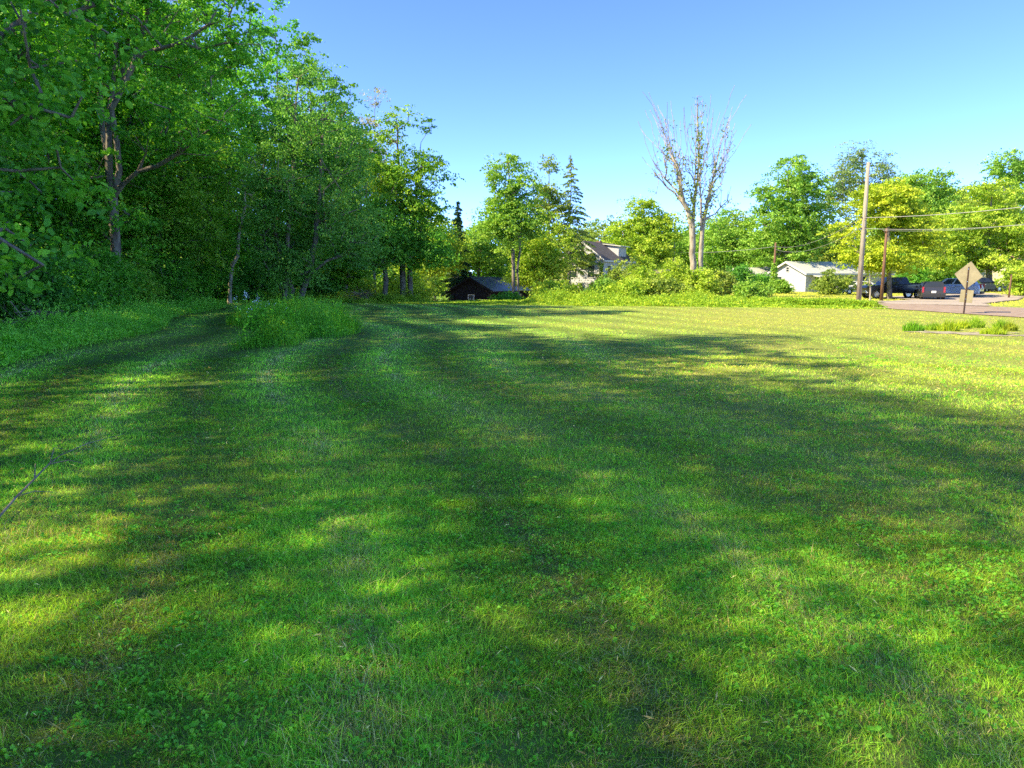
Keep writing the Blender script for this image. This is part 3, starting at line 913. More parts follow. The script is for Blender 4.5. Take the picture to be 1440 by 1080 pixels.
FRONT = [  # y, behind the edge, H, R, palette, label, lean
    (13.0, 6.8, 13.5, 3.6, 'deep', 'dense dark tree between the near maple and the forked tree', (1.0, 0)),
    (20.5, 8.0, 14.5, 3.8, 'maple', 'tall leafy tree rising just before the forked tree', (.6, 0)),
    (37.5, 5.5, 16.5, 4.4, 'maple', 'full leafy tree directly beyond the forked tree', (2.2, 0)),
    (42.5, 4.4, 17.5, 4.6, 'fresh', 'tall leafy tree before the crooked pale sapling', (2.8, 0)),
    (49.5, 3.4, 18.5, 4.6, 'maple', 'tall tree behind the crooked pale sapling', (2.5, 0)),
    (58.0, -2.5, 23.5, 5.0, 'maple', 'very tall tree with sunlit top behind the island tree', (.5, 0)),
    (60.0, -5.2, 20.5, 4.8, 'fresh', 'lighter tree at the far corner of the wood', (.5, 0)),
    (62.0, -8.2, 16.5, 3.9, 'fresh', 'shorter tree ending the wood left of the twin trunked tree', (.3, 0)),
]
for k, (y, off, H, Rr, pal, lab, lean) in enumerate(FRONT):
    wood_tree('woodland_tree', float(x_edge(y)) - off, y, H, Rr, 100 + k, pal, lab, WOOD_GROUP, .1, .17 + .0012 * y, 300, 120, .17 + .01 * k, .3, .8, lean)

deep = None
rng = np.random.default_rng(5)
BACK = [(12, 9), (18, 10.5), (25, 9), (31, 10), (38, 9.5), (45, 9), (52, 8.5), (58, 7), (16, 16), (24, 17), (33, 17), (42, 17), (51, 16), (61, 13), (70, 12), (65, 3), (70, -1), (66, 8)]
protos = []
for k, (y, off) in enumerate(BACK):
    x = float(x_edge(y)) - off
    if k < 3:
        o = wood_tree('woodland_tree', x, y, 18.5, 4.6, 140 + k, ('deep', 'maple', 'deep')[k], 'crowded tall tree deep inside the shady wood', 'trees deep in the wood', .06, .25, 250, 80, .2, .2, 1.1)
        protos.append(o)
    else:
        o = copy_tree(protos[k % 3])
        o.location = (x, y, float(gz(x, y)))
    o.rotation_euler.z = rng.uniform(0, 6.28)
    s = rng.uniform(.9, 1.1); o.scale = (s, s, s * rng.uniform(1.05, 1.2))

# the wood goes on beside and behind the photographer and shades the near lawn
NEARBY = [(-11.2, 3.0, 1), (-9.8, -2.4, .97), (-13.5, -5.5, 1.08), (-15.5, 2.6, 1.15), (-17.5, 7.5, 1.1), (-9.5, -9.0, 1.0), (-13.2, .2, 1.05)]
for k, (x, y, sc) in enumerate(NEARBY):
    if k == 0:
        o = near0 = wood_tree('woodland_tree', x, y, 15.5, 4.3, 160, 'maple', 'tall woodland tree standing beside the viewpoint out of frame', 'trees beside the viewpoint', .16, .122, 295, 120, .2, .31, 1.08)
    else:
        o = copy_tree(near0)
        o.location = (x, y, float(gz(x, y))); o.scale = (sc, sc, sc); o.rotation_euler.z = 1.7 * k

# low branches and understorey bushes at the wood's edge
UNDER = [(30, 21.0, 1.5, 2.4, 'deep', 'dark low bush under the near maple'),
         (85, 24.5, 1.6, 2.7, 'maple', 'leafy bush with drooping sprays beside the smaller brush pile'),
         (135, 28.5, 1.5, 2.9, 'maple', 'leafy bush hiding the foot of the forked tree'),
         (185, 34.0, 1.4, 2.6, 'fresh', 'bright bush just beyond the forked tree trunk'),
         (232, 38.5, 1.8, 3.3, 'maple', 'broad spreading bush between forked tree and pale sapling'),
         (262, 43.0, 1.5, 2.6, 'maple', 'low bush with drooping branch near the pale sapling'),
         (215, 45.0, 1.8, 3.6, 'deep', 'dark bush in the shade behind the spreading bush'),
         (300, 50.0, 1.5, 2.5, 'deep', 'dark bush at the left foot of the pale sapling'),
         (355, 54.0, 2.0, 3.0, 'deep', 'dark bush behind the island tree stems'),
         (448, 58.5, 2.2, 2.8, 'deep', 'dark bush at the end of the weed strip')]
for k, (u, Y, w, h, pal, lab) in enumerate(UNDER):
    x = xat(u, Y)
    make_shrub('understory_bush', (x, Y, float(gz(x, Y))), 300 + k, w, h, pal, lab, 'bush', 'bushes under the wood', size=.11 + .001 * Y, ncl=110, per=75, spread=.42, bark='bark', clear=.3)

tree_px('sapling', 322, 49, [(335, 255, 28, 30), (350, 300, 22, 25), (322, 290, 20, 22), (345, 225, 24, 26)],
        [[(322, 412), (325, 385), (327, 372), (334, 360), (335, 335), (338, 318), (344, 290), (340, 250)]],
        seed=51, ncl=60, per=60, spread=.5, size=.15, pal='fresh', trunk_r=.13, clear=3, bark='bark_pale', label='slim crooked sapling with pale bare trunk at the edge of the wood', cat='sapling', expo=.35, sides=7)

tree_px('island_tree', 412, 39, [(425, 150, 55, 60), (440, 240, 80, 70), (395, 230, 50, 70), (445, 320, 85, 55), (400, 310, 55, 60), (480, 330, 50, 45), (430, 370, 60, 28), (470, 200, 45, 50), (372, 350, 30, 40), (400, 372, 48, 20), (452, 374, 50, 18), (410, 345, 50, 30)],
        [[(398, 432), (402, 405), (404, 380), (408, 300), (412, 200), (420, 110)], [(416, 428), (428, 402), (434, 388), (445, 330), (450, 260), (455, 170)], [(403, 430), (412, 408), (398, 370), (385, 320), (380, 250)]],
        seed=61, ncl=420, per=125, spread=.62, size=.13, pal=[(.034, .105, .020), (.064, .165, .027), (.11, .23, .042)], trunk_r=.16, clear=1.6, gap=.30, flat=.75, up=.45, label='fine leaved tree with leaning dark stems in the island bed', expo=.42)

# ------------------------------------------------------------------ trees beyond the lawn
tree_px('twin_trunk_tree', 571, 55, [(565, 185, 30, 40), (545, 225, 28, 40), (598, 215, 26, 36), (575, 270, 45, 40), (600, 290, 25, 30), (540, 290, 35, 40), (575, 335, 50, 32), (610, 262, 16, 22), (560, 160, 18, 18)],
        [[(567, 423), (566, 380), (566, 320), (562, 240), (557, 165)], [(577, 423), (576, 385), (580, 330), (586, 270), (592, 200)]],
        seed=71, ncl=210, per=85, spread=.75, size=.24, pal=[(.035, .10, .010), (.075, .17, .012), (.15, .24, .018)], trunk_r=.24, clear=4, gap=.40, flat=.5, up=.5, label='tall airy tree with two dark trunks left of the black shed')
tree_px('shade_tree', 541, 53.5, [(520, 330, 50, 35), (555, 350, 50, 30), (500, 350, 35, 28), (480, 370, 30, 22), (590, 350, 38, 28), (620, 345, 22, 24), (545, 310, 40, 25)],
        [[(541, 423), (543, 395), (540, 370), (530, 330), (525, 300)]],
        seed=72, ncl=230, per=95, spread=.75, size=.22, pal='maple', trunk_r=.2, clear=2.2, gap=.2, flat=.6, label='low spreading tree shading the lawn beside the twin trunked tree')
tree_px('pale_tree', 527, 72, [(527, 160, 16, 26), (520, 200, 24, 40), (530, 250, 25, 40)], None, seed=73, ncl=110, per=45, spread=.8, size=.26, pal=[(.09, .10, .05), (.14, .15, .08), (.19, .19, .11)], trunk_r=.15, clear=4, gap=.35, label='sparse pale tree peeking up behind the twin trunked tree')
def conifer_px(u, Y, vtop, w, **kw):
    x = xat(u, Y); z = float(gz(x, Y)); H = pt(u, vtop, Y)[2] - z
    make_conifer('spruce_tree', (x, Y, z), H=H, Rb=w * Y / F, **kw)
conifer_px(645, 88, 282, 25, seed=81, n_whorl=40, pal='spruce', per=120, size=.42, label='narrow dark spruce behind the black shed roof', group=None)
conifer_px(801, 84, 215, 44, seed=82, n_whorl=52, nbr=3, pal='olive', sparse=.25, droop=.22, per=34, size=.36, z0=5.0, label='thin sparse conifer with drooping boughs above the white house')
tree_px('slender_tree', 722, 70, [(712, 250, 24, 28), (735, 265, 20, 30), (700, 300, 26, 28), (722, 320, 30, 28), (745, 310, 16, 30), (690, 335, 16, 22), (728, 235, 12, 14)],
        [[(723, 425), (722, 390), (721, 340), (718, 280), (714, 230)], [(729, 425), (728, 390), (731, 340), (736, 280)]],
        seed=74, ncl=170, per=75, spread=.85, size=.30, pal='fresh', trunk_r=.2, clear=5.2, gap=.36, flat=.55, label='slender tree with dark twin trunk standing against the black shed roof')
tree_px('poplar_tree', 772, 82, [(772, 245, 12, 22), (765, 285, 18, 28), (780, 300, 18, 30), (755, 270, 12, 26)], None, seed=75, ncl=85, per=50, spread=.85, size=.32, pal='olive', trunk_r=.16, clear=5, gap=.38, label='airy narrow tree between the slender tree and the thin conifer')
tree_px('yellow_green_tree', 765, 76, [(745, 345, 30, 26), (780, 350, 32, 30), (792, 345, 14, 18), (765, 325, 26, 20), (755, 380, 38, 22)], None, seed=76, ncl=210, per=80, spread=.85, size=.30, pal='bright', trunk_r=.17, clear=1.2, gap=.25, label='bushy yellow green tree between black shed and white house')
tree_px('bushy_tree', 672, 92, [(665, 350, 30, 24), (690, 365, 30, 22), (640, 370, 26, 18), (680, 330, 20, 16)], None, seed=77, ncl=150, per=80, spread=1.1, size=.36, pal='fresh', trunk_r=.2, clear=1.5, gap=.2, label='bushy green tree behind the ridge of the black shed')
tree_px('light_tree', 612, 84, [(612, 320, 26, 26), (605, 350, 34, 28), (630, 355, 22, 24), (590, 370, 34, 20)], None, seed=78, ncl=170, per=80, spread=1.0, size=.34, pal='bright', trunk_r=.18, clear=1.5, gap=.2, label='sunlit round tree left of the dark spruce')
tree_px('round_tree', 905, 98, [(905, 305, 24, 24), (890, 330, 30, 28), (920, 335, 28, 32), (940, 320, 14, 20), (905, 360, 40, 25), (872, 345, 18, 22)], None, seed=79, ncl=200, per=85, spread=1.1, size=.38, pal='bright', trunk_r=.25, clear=2.5, gap=.28, label='rounded bright tree just right of the white house roof')
tree_px('leafy_tree', 1030, 112, [(1030, 320, 34, 26), (1005, 350, 30, 30), (1050, 350, 32, 30), (1030, 375, 45, 22)], None, seed=83, ncl=190, per=85, spread=1.3, size=.42, pal='fresh', trunk_r=.25, clear=2, gap=.22, label='dense green tree behind the pale garage roofs')
tree_px('large_tree', 1106, 104, [(1108, 245, 30, 26), (1090, 285, 32, 34), (1130, 270, 32, 32), (1110, 320, 48, 34), (1075, 340, 22, 28), (1145, 320, 24, 36), (1105, 352, 42, 22)], [[(1106, 408), (1105, 370), (1108, 300), (1108, 240)]],
        seed=84, ncl=330, per=85, spread=1.2, size=.42, pal='fresh', trunk_r=.4, clear=5, gap=.26, label='tall broad green tree behind the ranch house')
tree_px('hazy_tree', 1210, 150, [(1212, 225, 32, 22), (1195, 250, 30, 24), (1235, 250, 24, 22), (1205, 280, 40, 26)], None, seed=85, ncl=170, per=60, spread=1.5, size=.5, pal='dull', trunk_r=.4, clear=8, gap=.36, label='tall thin grey green tree behind the utility pole')
tree_px('dull_green_tree', 1166, 118, [(1165, 310, 26, 30), (1155, 345, 28, 30), (1185, 345, 28, 32), (1168, 370, 38, 20)], None, seed=86, ncl=190, per=85, spread=1.2, size=.42, pal='olive', trunk_r=.3, clear=1.5, gap=.18, label='dull olive tree behind the ranch house roof')
tree_px('golden_tree', 1250, 61, [(1245, 285, 40, 28), (1215, 320, 32, 24), (1275, 315, 34, 26), (1210, 350, 24, 20), (1250, 350, 48, 28), (1290, 350, 28, 26), (1236, 369, 26, 10), (1274, 370, 26, 12)],
        [[(1251, 419), (1250, 385), (1250, 340), (1247, 290), (1246, 265)]], seed=87, ncl=270, per=95, spread=.8, size=.27, pal='gold', trunk_r=.19, clear=3.0, gap=.36, flat=.4, label='golden yellow leaved tree beside the black pickup truck')
tree_px('dome_tree', 1300, 96, [(1295, 262, 34, 22), (1325, 280, 26, 24), (1290, 300, 46, 30), (1330, 320, 30, 30)], None, seed=88, ncl=230, per=80, spread=1.2, size=.4, pal='fresh', trunk_r=.3, clear=3, gap=.2, label='domed green tree rising behind the golden tree')
tree_px('spreading_maple', 1392, 74, [(1345, 320, 40, 30), (1320, 350, 30, 26), (1385, 320, 44, 34), (1350, 362, 40, 14), (1375, 366, 40, 14), (1405, 372, 30, 10), (1420, 330, 40, 34), (1390, 355, 50, 20), (1455, 340, 36, 36), (1395, 280, 36, 24), (1310, 368, 18, 12)],
        [[(1392, 412), (1391, 385), (1390, 350), (1392, 310), (1395, 275)]], seed=89, ncl=360, per=95, spread=.85, size=.28, pal='bright', trunk_r=.28, clear=2.4, gap=.22, flat=.5, label='wide bright green maple spreading over the parked cars')
tree_px('hillside_tree', 1425, 128, [(1425, 232, 26, 22), (1450, 240, 30, 26), (1410, 262, 26, 22), (1440, 290, 50, 34)], None, seed=90, ncl=190, per=80, spread=1.4, size=.5, pal='fresh', trunk_r=.4, clear=5, gap=.24, label='tree with a high round crown at the right margin')
tree_px('far_tree', 1368, 122, [(1370, 285, 30, 24), (1350, 310, 30, 26), (1390, 310, 34, 30)], None, seed=91, ncl=150, per=80, spread=1.4, size=.48, pal='olive', trunk_r=.35, clear=3, gap=.2, label='tree in the gap behind the bright spreading maple')
tree_px('far_tree', 868, 125, [(868, 330, 24, 20), (850, 350, 26, 20), (880, 360, 30, 20)], None, seed=92, ncl=120, per=70, spread=1.4, size=.48, pal='olive', trunk_r=.3, clear=2, gap=.3, label='pale green tree top behind the white house ridge')
tree_px('far_tree', 950, 130, [(960, 350, 30, 20), (935, 355, 26, 22), (985, 352, 26, 22)], None, seed=93, ncl=120, per=70, spread=1.5, size=.5, pal='fresh', trunk_r=.3, clear=2, gap=.2, label='green tree behind the dead tree trunks')
# the wooded skyline far behind everything
rng = np.random.default_rng(17)
far0 = None
for k, u in enumerate(np.linspace(-60, 1500, 24)):
    Y = rng.uniform(150, 190) if u < 1150 else rng.uniform(165, 200)
    x = xat(u, Y); z = float(gz(x, Y)) - .3
    if far0 is None or k in (1, 2):
        o = wood_tree('distant_tree', x, Y, 13, 6.5, 170 + k, ('fresh', 'olive', 'maple')[k], 'distant round tree in the wooded skyline', 'distant skyline trees', .03, .55, 190, 70, .3, .15, 1.7)
        far0 = (far0 or []) + [o]
    else:
        o = copy_tree(far0[k % 3]); o.location = (x, Y, z)
    o.rotation_euler.z = rng.uniform(0, 6.28)
    s = rng.uniform(.75, 1.1); o.scale = (s * 1.35, s * 1.35, s * 1.22)

# the dead tree
def dead_tree():
    Y = 66
    rng = np.random.default_rng(2)
    fan = []
    for k in range(58):
        u0 = rng.uniform(938, 1016); v0 = 235 + rng.uniform(0, 70) - abs(u0 - 982) * .6
        u1 = u0 + (u0 - 980) * rng.uniform(.5, 1.0) + rng.normal() * 9; v1 = v0 - rng.uniform(45, 115)
        d0, d1 = rng.normal() * .5, rng.normal() * 2.2
        fan.append([(u0, v0, d0), ((u0 * .6 + u1 * .4) + rng.normal() * 3, v0 * .6 + v1 * .4, d0 * .6 + d1 * .4), (u1, max(v1, 128), d1)])
    root = tree_px('dead_tree', 982, Y, [(935, 200, 14, 40), (978, 190, 12, 50), (1015, 205, 14, 45), (955, 250, 18, 40), (1000, 255, 18, 40), (985, 150, 8, 20), (920, 250, 8, 30), (1025, 285, 8, 20)],
            [[(975, 425), (975, 370), (973, 320), (967, 295), (958, 275), (948, 235), (940, 190), (935, 165)], [(985, 425), (985, 370), (986, 340), (989, 310), (998, 270), (1006, 235), (1020, 180), (1030, 150)]],
            [[(973, 318), (978, 280, .3), (984, 230, .3), (982, 180, .2), (981, 135)], [(987, 335), (984, 290, -.4), (984, 240, -.4), (984, 215)],
             [(967, 295), (950, 270, .4), (925, 245, .6), (905, 218, .8)], [(989, 310), (1008, 300, .5), (1025, 282, .5), (1028, 262)], [(1000, 270), (1008, 240, .5), (1025, 215, .8), (1034, 205)],
             [(958, 275), (950, 240, -.5), (925, 180, -.6), (914, 155)], *fan, [(984, 240), (975, 205, .8), (965, 170, 1), (962, 150)], [(1006, 235), (1000, 200, -.5), (1010, 160, -.6)]],
            seed=95, ncl=430, per=5, spread=.35, size=.24, pal='dull', trunk_r=.29, asc=.8, clear=7, shell=.3, label='tall dead tree with two bare trunks and upright twigs', parts=('trunk', 'twig_leaves'),
            bare=.85, bark='bark_pale', step=.7, rmin=.019, expo=.62, sides=7)
    # ivy climbing the trunks
    P = []
    base = np.array(root.location)
    for (u, v, w, h, n) in ((972, 300, 9, 22, 260), (975, 270, 10, 20, 240), (984, 225, 8, 25, 260), (950, 240, 10, 18, 150), (940, 215, 7, 10, 90), (1000, 270, 7, 25, 160), (984, 190, 5, 16, 110), (955, 265, 10, 14, 120), (990, 300, 8, 16, 150), (1008, 240, 6, 12, 80)):
        c = pt(u, v, Y) - base; n = int(n * .6)
        P.append(c + rng.normal(size=(n, 3)) * np.array([w, w, h]) * Y / F * .55)
    P = np.vstack(P)
    V, Fc, k = leaf_cards(P, .26, rng, .5, .7)
    C = hue_mix(PAL['olive'], np.clip(rng.normal(.5, .25, len(P)), 0, 1))
    np_mesh('ivy', V, Fc, M['leaf'], np.repeat(C, k, 0), root)
dead_tree()

# bushes in the far strip
BUSH = [(951, 70, 1.75, 4.6, 'bright', 'rounded yellow green bush left of the dead tree'),
        (985, 62, 1.9, 2.6, 'bright', 'low bright bush at the foot of the dead tree'),
        (1012, 66, 1.8, 2.5, 'olive', 'pinkish olive bush right of the dead tree'),
        (1056, 55, 1.2, 1.3, 'fresh', 'small round bush in front of the pale garage'),
        (905, 64, 2.2, 3.4, 'bright', 'wide yellow bush right of the white house'),
        (872, 68, 1.9, 4.6, 'olive', 'tall straggly bush covering the white house side'),
        (842, 72, 1.0, 3.0, 'olive', 'leafy vine thicket against the white house gable'),
        (848, 60, 1.2, 2.0, 'fresh', 'dark green bush before the white house corner'),
        (885, 56, 1.5, 1.7, 'bright', 'low yellow bush in the meadow before the white house'),
        (930, 56, 1.5, 1.6, 'olive', 'low olive bush in the meadow left of the dead tree'),
        (775, 60, 1.6, 1.9, 'bright', 'yellow green bush right of the black shed'),
        (712, 66, 1.3, 1.3, 'maple', 'dark green bush before the black shed wall'),
        (596, 72, 2.8, 3.8, 'bright', 'sunlit thicket between twin trunked tree and black shed'),
        (560, 66, 2.6, 3.4, 'gold', 'glowing yellow thicket behind the twin trunks'),
        (645, 98, 3.4, 4.2, 'bright', 'sunlit thicket behind the left eave of the black shed'),
        (500, 66, 2.6, 3.0, 'bright', 'yellow thicket glimpsed behind the low spreading tree'),
        (1168, 78, 2.3, 2.5, 'olive', 'feathery olive bush in front of the ranch house'),
        (1098, 84, .9, 1.4, 'fresh', 'small green shrub at the ranch house corner'),
        (1068, 90, 1.2, 2.2, 'maple', 'dark bush before the small white garage'),
        (1284, 88, 2.2, 3.0, 'maple', 'dark green bush behind the pickup truck bed'),
        (1306, 90, 2.3, 3.4, 'fresh', 'green bush behind the dark hatchback roof'),
        (1332, 92, 2.2, 2.8, 'maple', 'dark green bush behind the silver suv'),
        (1440, 63, 1.5, 2.7, 'bright', 'clipped bright shrub beside the brown post'),
        (1036, 88, 2.3, 3.3, 'deep', 'dark blue green bush before the pale garage')]
for k, (u, Y, w, h, pal, lab) in enumerate(BUSH):
    x = xat(u, Y)
    make_shrub('bush', (x, Y, float(gz(x, Y))), 400 + k, w, h, pal, lab, 'bush', 'bushes beyond the lawn', size=.20, ncl=100, per=75, spread=.5, gap=.12)

# weeds in front of the road: a long uncut strip
def road_weeds():
    rng = np.random.default_rng(61)
    a, b = pt(1060, 424, 47), pt(1238, 432, 42.3)
    n = 9000; t = rng.uniform(0, 1, n)
    x = a[0] + (b[0] - a[0]) * t; y = a[1] + (b[1] - a[1]) * t + rng.uniform(-.9, .9, n)
    h = (.28 + .4 * fbm(x * .8, y * .8, 3)) * rng.uniform(.5, 1.1, n) * np.clip((1 - t) * 12, .2, 1)
    p1 = tall_grass('', '', x[::2], y[::2], h[::2], np.full(len(x[::2]), .035), [(.022, .052, .009), (.042, .080, .012), (.075, .105, .02)], 62, .35)
    p2 = weeds(x[1::4], y[1::4], h[1::4], 63, [(.022, .052, .009), (.042, .080, .012), (.075, .105, .02)], .11, 8)
    V, Fc, C = merge([p1, p2])
    tag(np_mesh('roadside_weeds', V, Fc, M['grass'], C), 'strip of uncut weeds between the lawn and the road', 'weeds', None, 'stuff')
road_weeds()

# ------------------------------------------------------------------ poles, wires, sign
def ground_at(u, Y):
    x = xat(u, Y); return np.array([x, Y, float(gz(x, Y))])

def gpt(u, v):
    a = (u - 720) / F; b = (540 - v) / F
    t = EYE / (SP - b * CP)
    return np.array([a * t, (CP + b * SP) * t, 0.])

def utility_pole(u, Y, vtop, r, mat, label, hw=(), ivy=0, group='utility poles'):
    b = ground_at(u, Y); top = pt(u, vtop, Y)[2] - b[2]
    root = empty('utility_pole', b, 0, label, 'pole', group)
    mb = MB(); mb.tube([(0, 0, -.3), (0, 0, top * .5), (0, 0, top)], [r * 1.15, r, r * .72], 14)
    mb.build('shaft', mat, root, True)
    for v in hw:
        z = pt(u, v, Y)[2] - b[2]
        mb = MB(); mb.box((-r * 1.5, -.05, z - .05), (r * 1.5, .05, z + .05))
        mb.tube([(0, -r * .8, z), (0, -r - .12, z + .02)], .05, 8)
        mb.build('bracket', M['post'], root)
    if ivy:
        rng = np.random.default_rng(int(u)); n = 900
        z = rng.uniform(0, 1, n) ** 1.2 * ivy; a = rng.uniform(0, 6.28, n); rr = r + rng.uniform(0, .45, n) * (1 - z / ivy * .6)
        P = np.stack([np.cos(a) * rr, np.sin(a) * rr, z], 1)
        V, Fc, k = leaf_cards(P, .24, rng, .4, .7)
        C = hue_mix(PAL['fresh'], np.clip(rng.normal(.5, .25, n), 0, 1))
        np_mesh('ivy', V, Fc, M['leaf'], np.repeat(C, k, 0), root)
    return root

utility_pole(1209.5, 50, 228, .155, M['pole'], 'tall pale grey utility pole standing in the roadside weeds', (306, 321))
utility_pole(1241.5, 56, 321, .115, M['pole_brown'], 'short reddish brown pole beside the golden tree trunk', (326,))
utility_pole(1088, 86, 341, .15, M['pole_brown'], 'brown pole wrapped in ivy near the ranch house gable', (346,), 3.6)
utility_pole(946.5, 100, 309, .14, M['pole'], 'thin distant pole above the rounded yellow green bush', (316,))

def wire(a, b, sag, label, r=.013):
    a, b = np.asarray(a), np.asarray(b); P = []
    for k in range(25):
        t = k / 24; p = a + (b - a) * t; p[2] -= sag * 4 * t * (1 - t); P.append(p)
    mb = MB(); mb.tube(P, r, 5)
    tag(mb.build('power_line', M['wire'], None, True), label, 'wire', 'overhead wires')
wire(pt(1211, 307, 49.9), pt(1087, 346, 86), .8, 'upper wire from the tall grey pole to the ivy pole')
wire(pt(1211, 320, 49.9), pt(1089, 350, 86), .9, 'lower wire from the tall grey pole to the ivy pole')
wire(pt(1213, 306, 49.8), pt(1640, 262, 38), .35, 'thicker upper wire crossing the bright maple to the right', .019)
wire(pt(1213, 321, 49.8), pt(1640, 292, 38), .45, 'lower wire crossing the bright maple to the right')
wire(pt(1241.5, 324, 55.9), pt(1500, 306, 52), .35, 'wire leading right from the short brown pole', .011)
wire(pt(1087, 347, 86), pt(900, 352, 104), .5, 'wire passing behind the dead tree from the ivy pole', .018)

def road_sign():
    b = ground_at(1356.5, 34.3); root = empty('road_sign', b, 0, 'back of a diamond road sign with a square plate on a dark leaning post', 'road sign')
    q = lambda u, v, dy=0: pt(u, v, 34.3 + dy) - b
    mb = MB(); p0, p1 = q(1355.5, 441), q(1363.3, 375)
    d = p1 - p0
    w = np.array([.035, 0, 0]); t = np.array([0, .04, 0])
    mb.hexa([p0 - d * .08 - w, p0 - d * .08 + w, p0 - d * .08 + w + t, p0 - d * .08 - w + t, p1 - w, p1 + w, p1 + w + t, p1 - w + t])
    mb.build('post', M['post'], root, False)
    yaw = R(-62)
    def plate(name, c, half, diamond, rot):
        mb = MB(); cs, sn = math.cos(yaw), math.sin(yaw)
        ax = np.array([cs, sn, 0]); nz = np.array([-sn, cs, 0])
        pts = []
        n = 5
        for k in range(4):
            a0 = (math.pi / 2 * k if diamond else math.pi / 4 + math.pi / 2 * k) + rot
            rad = half * (1 if diamond else math.sqrt(2))
            for j in range(-2, 3):   # rounded corners
                a = a0 + j * .035; rr = rad * (1 - .012 * j * j)
                pts.append((math.cos(a) * rr, math.sin(a) * rr))
        i = 0
        for off in (.048, .053):
            for (x, z) in pts: mb.V.append(tuple(c + ax * x + np.array([0, 0, z]) + nz * off))
        N = len(pts)
        mb.F.append(tuple(range(N))); mb.F.append(tuple(range(N, 2 * N))[::-1])
        for k in range(N): mb.F.append((k, (k + 1) % N, (k + 1) % N + N, k + N))
        mb.build(name, M['sign_back'], root)
        for s in (.45, -.45):   # bolts
            m2 = MB(); cc = c + np.array([0, 0, s * half]) ; m2.tube([cc - np.array([0, .012, 0]), cc + np.array([0, .005, 0])], .014, 6)
            m2.build('bolt', M['chrome'], root)
    plate('diamond_plate', q(1361, 387), .66, True, R(-6))
    plate('square_plate', q(1358.2, 416.5), .30, False, R(-4))
road_sign()

b = ground_at(1421, 60)
root = empty('wooden_post', b, 0, 'thin brown post at the edge of the far lawn beside the clipped shrub', 'post')
mb = MB(); mb.tube([(0, 0, -.2), (0.03, 0, 1.0), (.05, 0, 1.95)], [.075, .07, .06], 8); mb.build('shaft', M['pole_brown'], root, True)
mb = MB(); mb.tube([(.05, 0, 1.95), (.05, 0, 2.0)], [.085, .05], 8); mb.build('cap', M['post'], root)

tree_px('young_tree', 1223.5, 54, [(1223, 396, 5, 6), (1225, 388, 4, 5)], [[(1223.5, 424), (1224, 405), (1223, 392)]], seed=98, ncl=14, per=5, spread=.25, size=.12, pal='bright',
        trunk_r=.06, clear=.8, bark='bark_pale', label='very thin pale young tree in front of the pickup truck', rmin=.02, step=.3)

# ------------------------------------------------------------------ buildings
def window(root, T, x, z, w, h, trim='white_trim', bars=True):
    """T maps (along wall, out of wall, up) to the house's local frame"""
    mb = MB(); f = .07
    for a, b in (((x - w / 2 - f, .0, z - f), (x - w / 2, .05, z + h + f)), ((x + w / 2, .0, z - f), (x + w / 2 + f, .05, z + h + f)),
                 ((x - w / 2, .0, z + h), (x + w / 2, .05, z + h + f)), ((x - w / 2, .0, z - f), (x + w / 2, .06, z))):
        mb.box(a, b, T)
    if bars: mb.box((x - w / 2, .012, z + h / 2 - .02), (x + w / 2, .035, z + h / 2 + .02), T)
    fr = mb.build('window', M[trim], root)
    mb = MB(); mb.box((x - w / 2, .004, z), (x + w / 2, .01, z + h), T); mb.build('pane', M['glass'], fr)
    return fr

def door(root, T, x, w, h, mat='white_trim', z=0):
    mb = MB(); mb.box((x - w / 2, .003, z), (x + w / 2, .04, z + h), T); d = mb.build('door', M[mat], root)
    mb = MB(); mb.box((x + w * .36, .04, z + h * .47), (x + w * .42, .09, z + h * .5), T); mb.build('handle', M['chrome'], d)

def gable_house(name, loc, rz, w, l, eave, ridge, wall, roof, label, cat='house', over=.35, trim='white_trim', group=None, chimney=None, found=.0):
    root = empty(name, loc, rz, label, cat, group)
    h = w / 2
    mb = MB()
    prof = [(-h, -.6), (h, -.6), (h, eave), (0, ridge), (-h, eave)]
    mb.prism(prof, 0, l); mb.build('wall', M[wall], root)
    mb = MB(); sl = (ridge - eave) / h; th = .14
    for s in (-1, 1):
        ex = h + over; ez = ridge - sl * ex
        p = [(0, -over, ridge + .004), (s * ex, -over, ez + .004), (s * ex, l + over, ez + .004), (0, l + over, ridge + .004)]
        mb.hexa(p + [(a, b_, c + th) for a, b_, c in p])
    rf = mb.build('roof', M[roof], root)
    mb = MB()   # rake boards under the roof edge, front and back
    for s in (-1, 1):
        ex = h + over; ez = ridge - sl * ex
        for y0, y1 in ((-over - .03, -over - .003), (l + over + .003, l + over + .03)):
            mb.hexa([(0, y0, ridge - .12), (s * ex, y0, ez - .12), (s * ex, y1, ez - .12), (0, y1, ridge - .12), (0, y0, ridge + th - .02), (s * ex, y0, ez + th - .02), (s * ex, y1, ez + th - .02), (0, y1, ridge + th - .02)])
        mb.box((s * (ex + .003) if s > 0 else -ex - .03, -over, ez - .1), (ex + .03 if s > 0 else -ex - .003, l + over, ez + th - .03))
    mb.build('trim_board', M[trim], root)
    if chimney:
        cx, cy, cw, ch = chimney
        mb = MB(); zr = ridge - sl * abs(cx); mb.box((cx - cw, cy - cw, zr - .5), (cx + cw, cy + cw, zr + ch)); mb.build('chimney', M['shingle_red'], rf)
    front = Matrix(((1, 0, 0, 0), (0, -1, 0, 0), (0, 0, 1, 0), (0, 0, 0, 1)))
    right = Matrix(((0, 1, 0, h), (1, 0, 0, 0), (0, 0, 1, 0), (0, 0, 0, 1)))
    return root, front, right

def loc_at(u, Y, z=None):
    b = ground_at(u, Y)
    if z is not None: b[2] = z
    return b

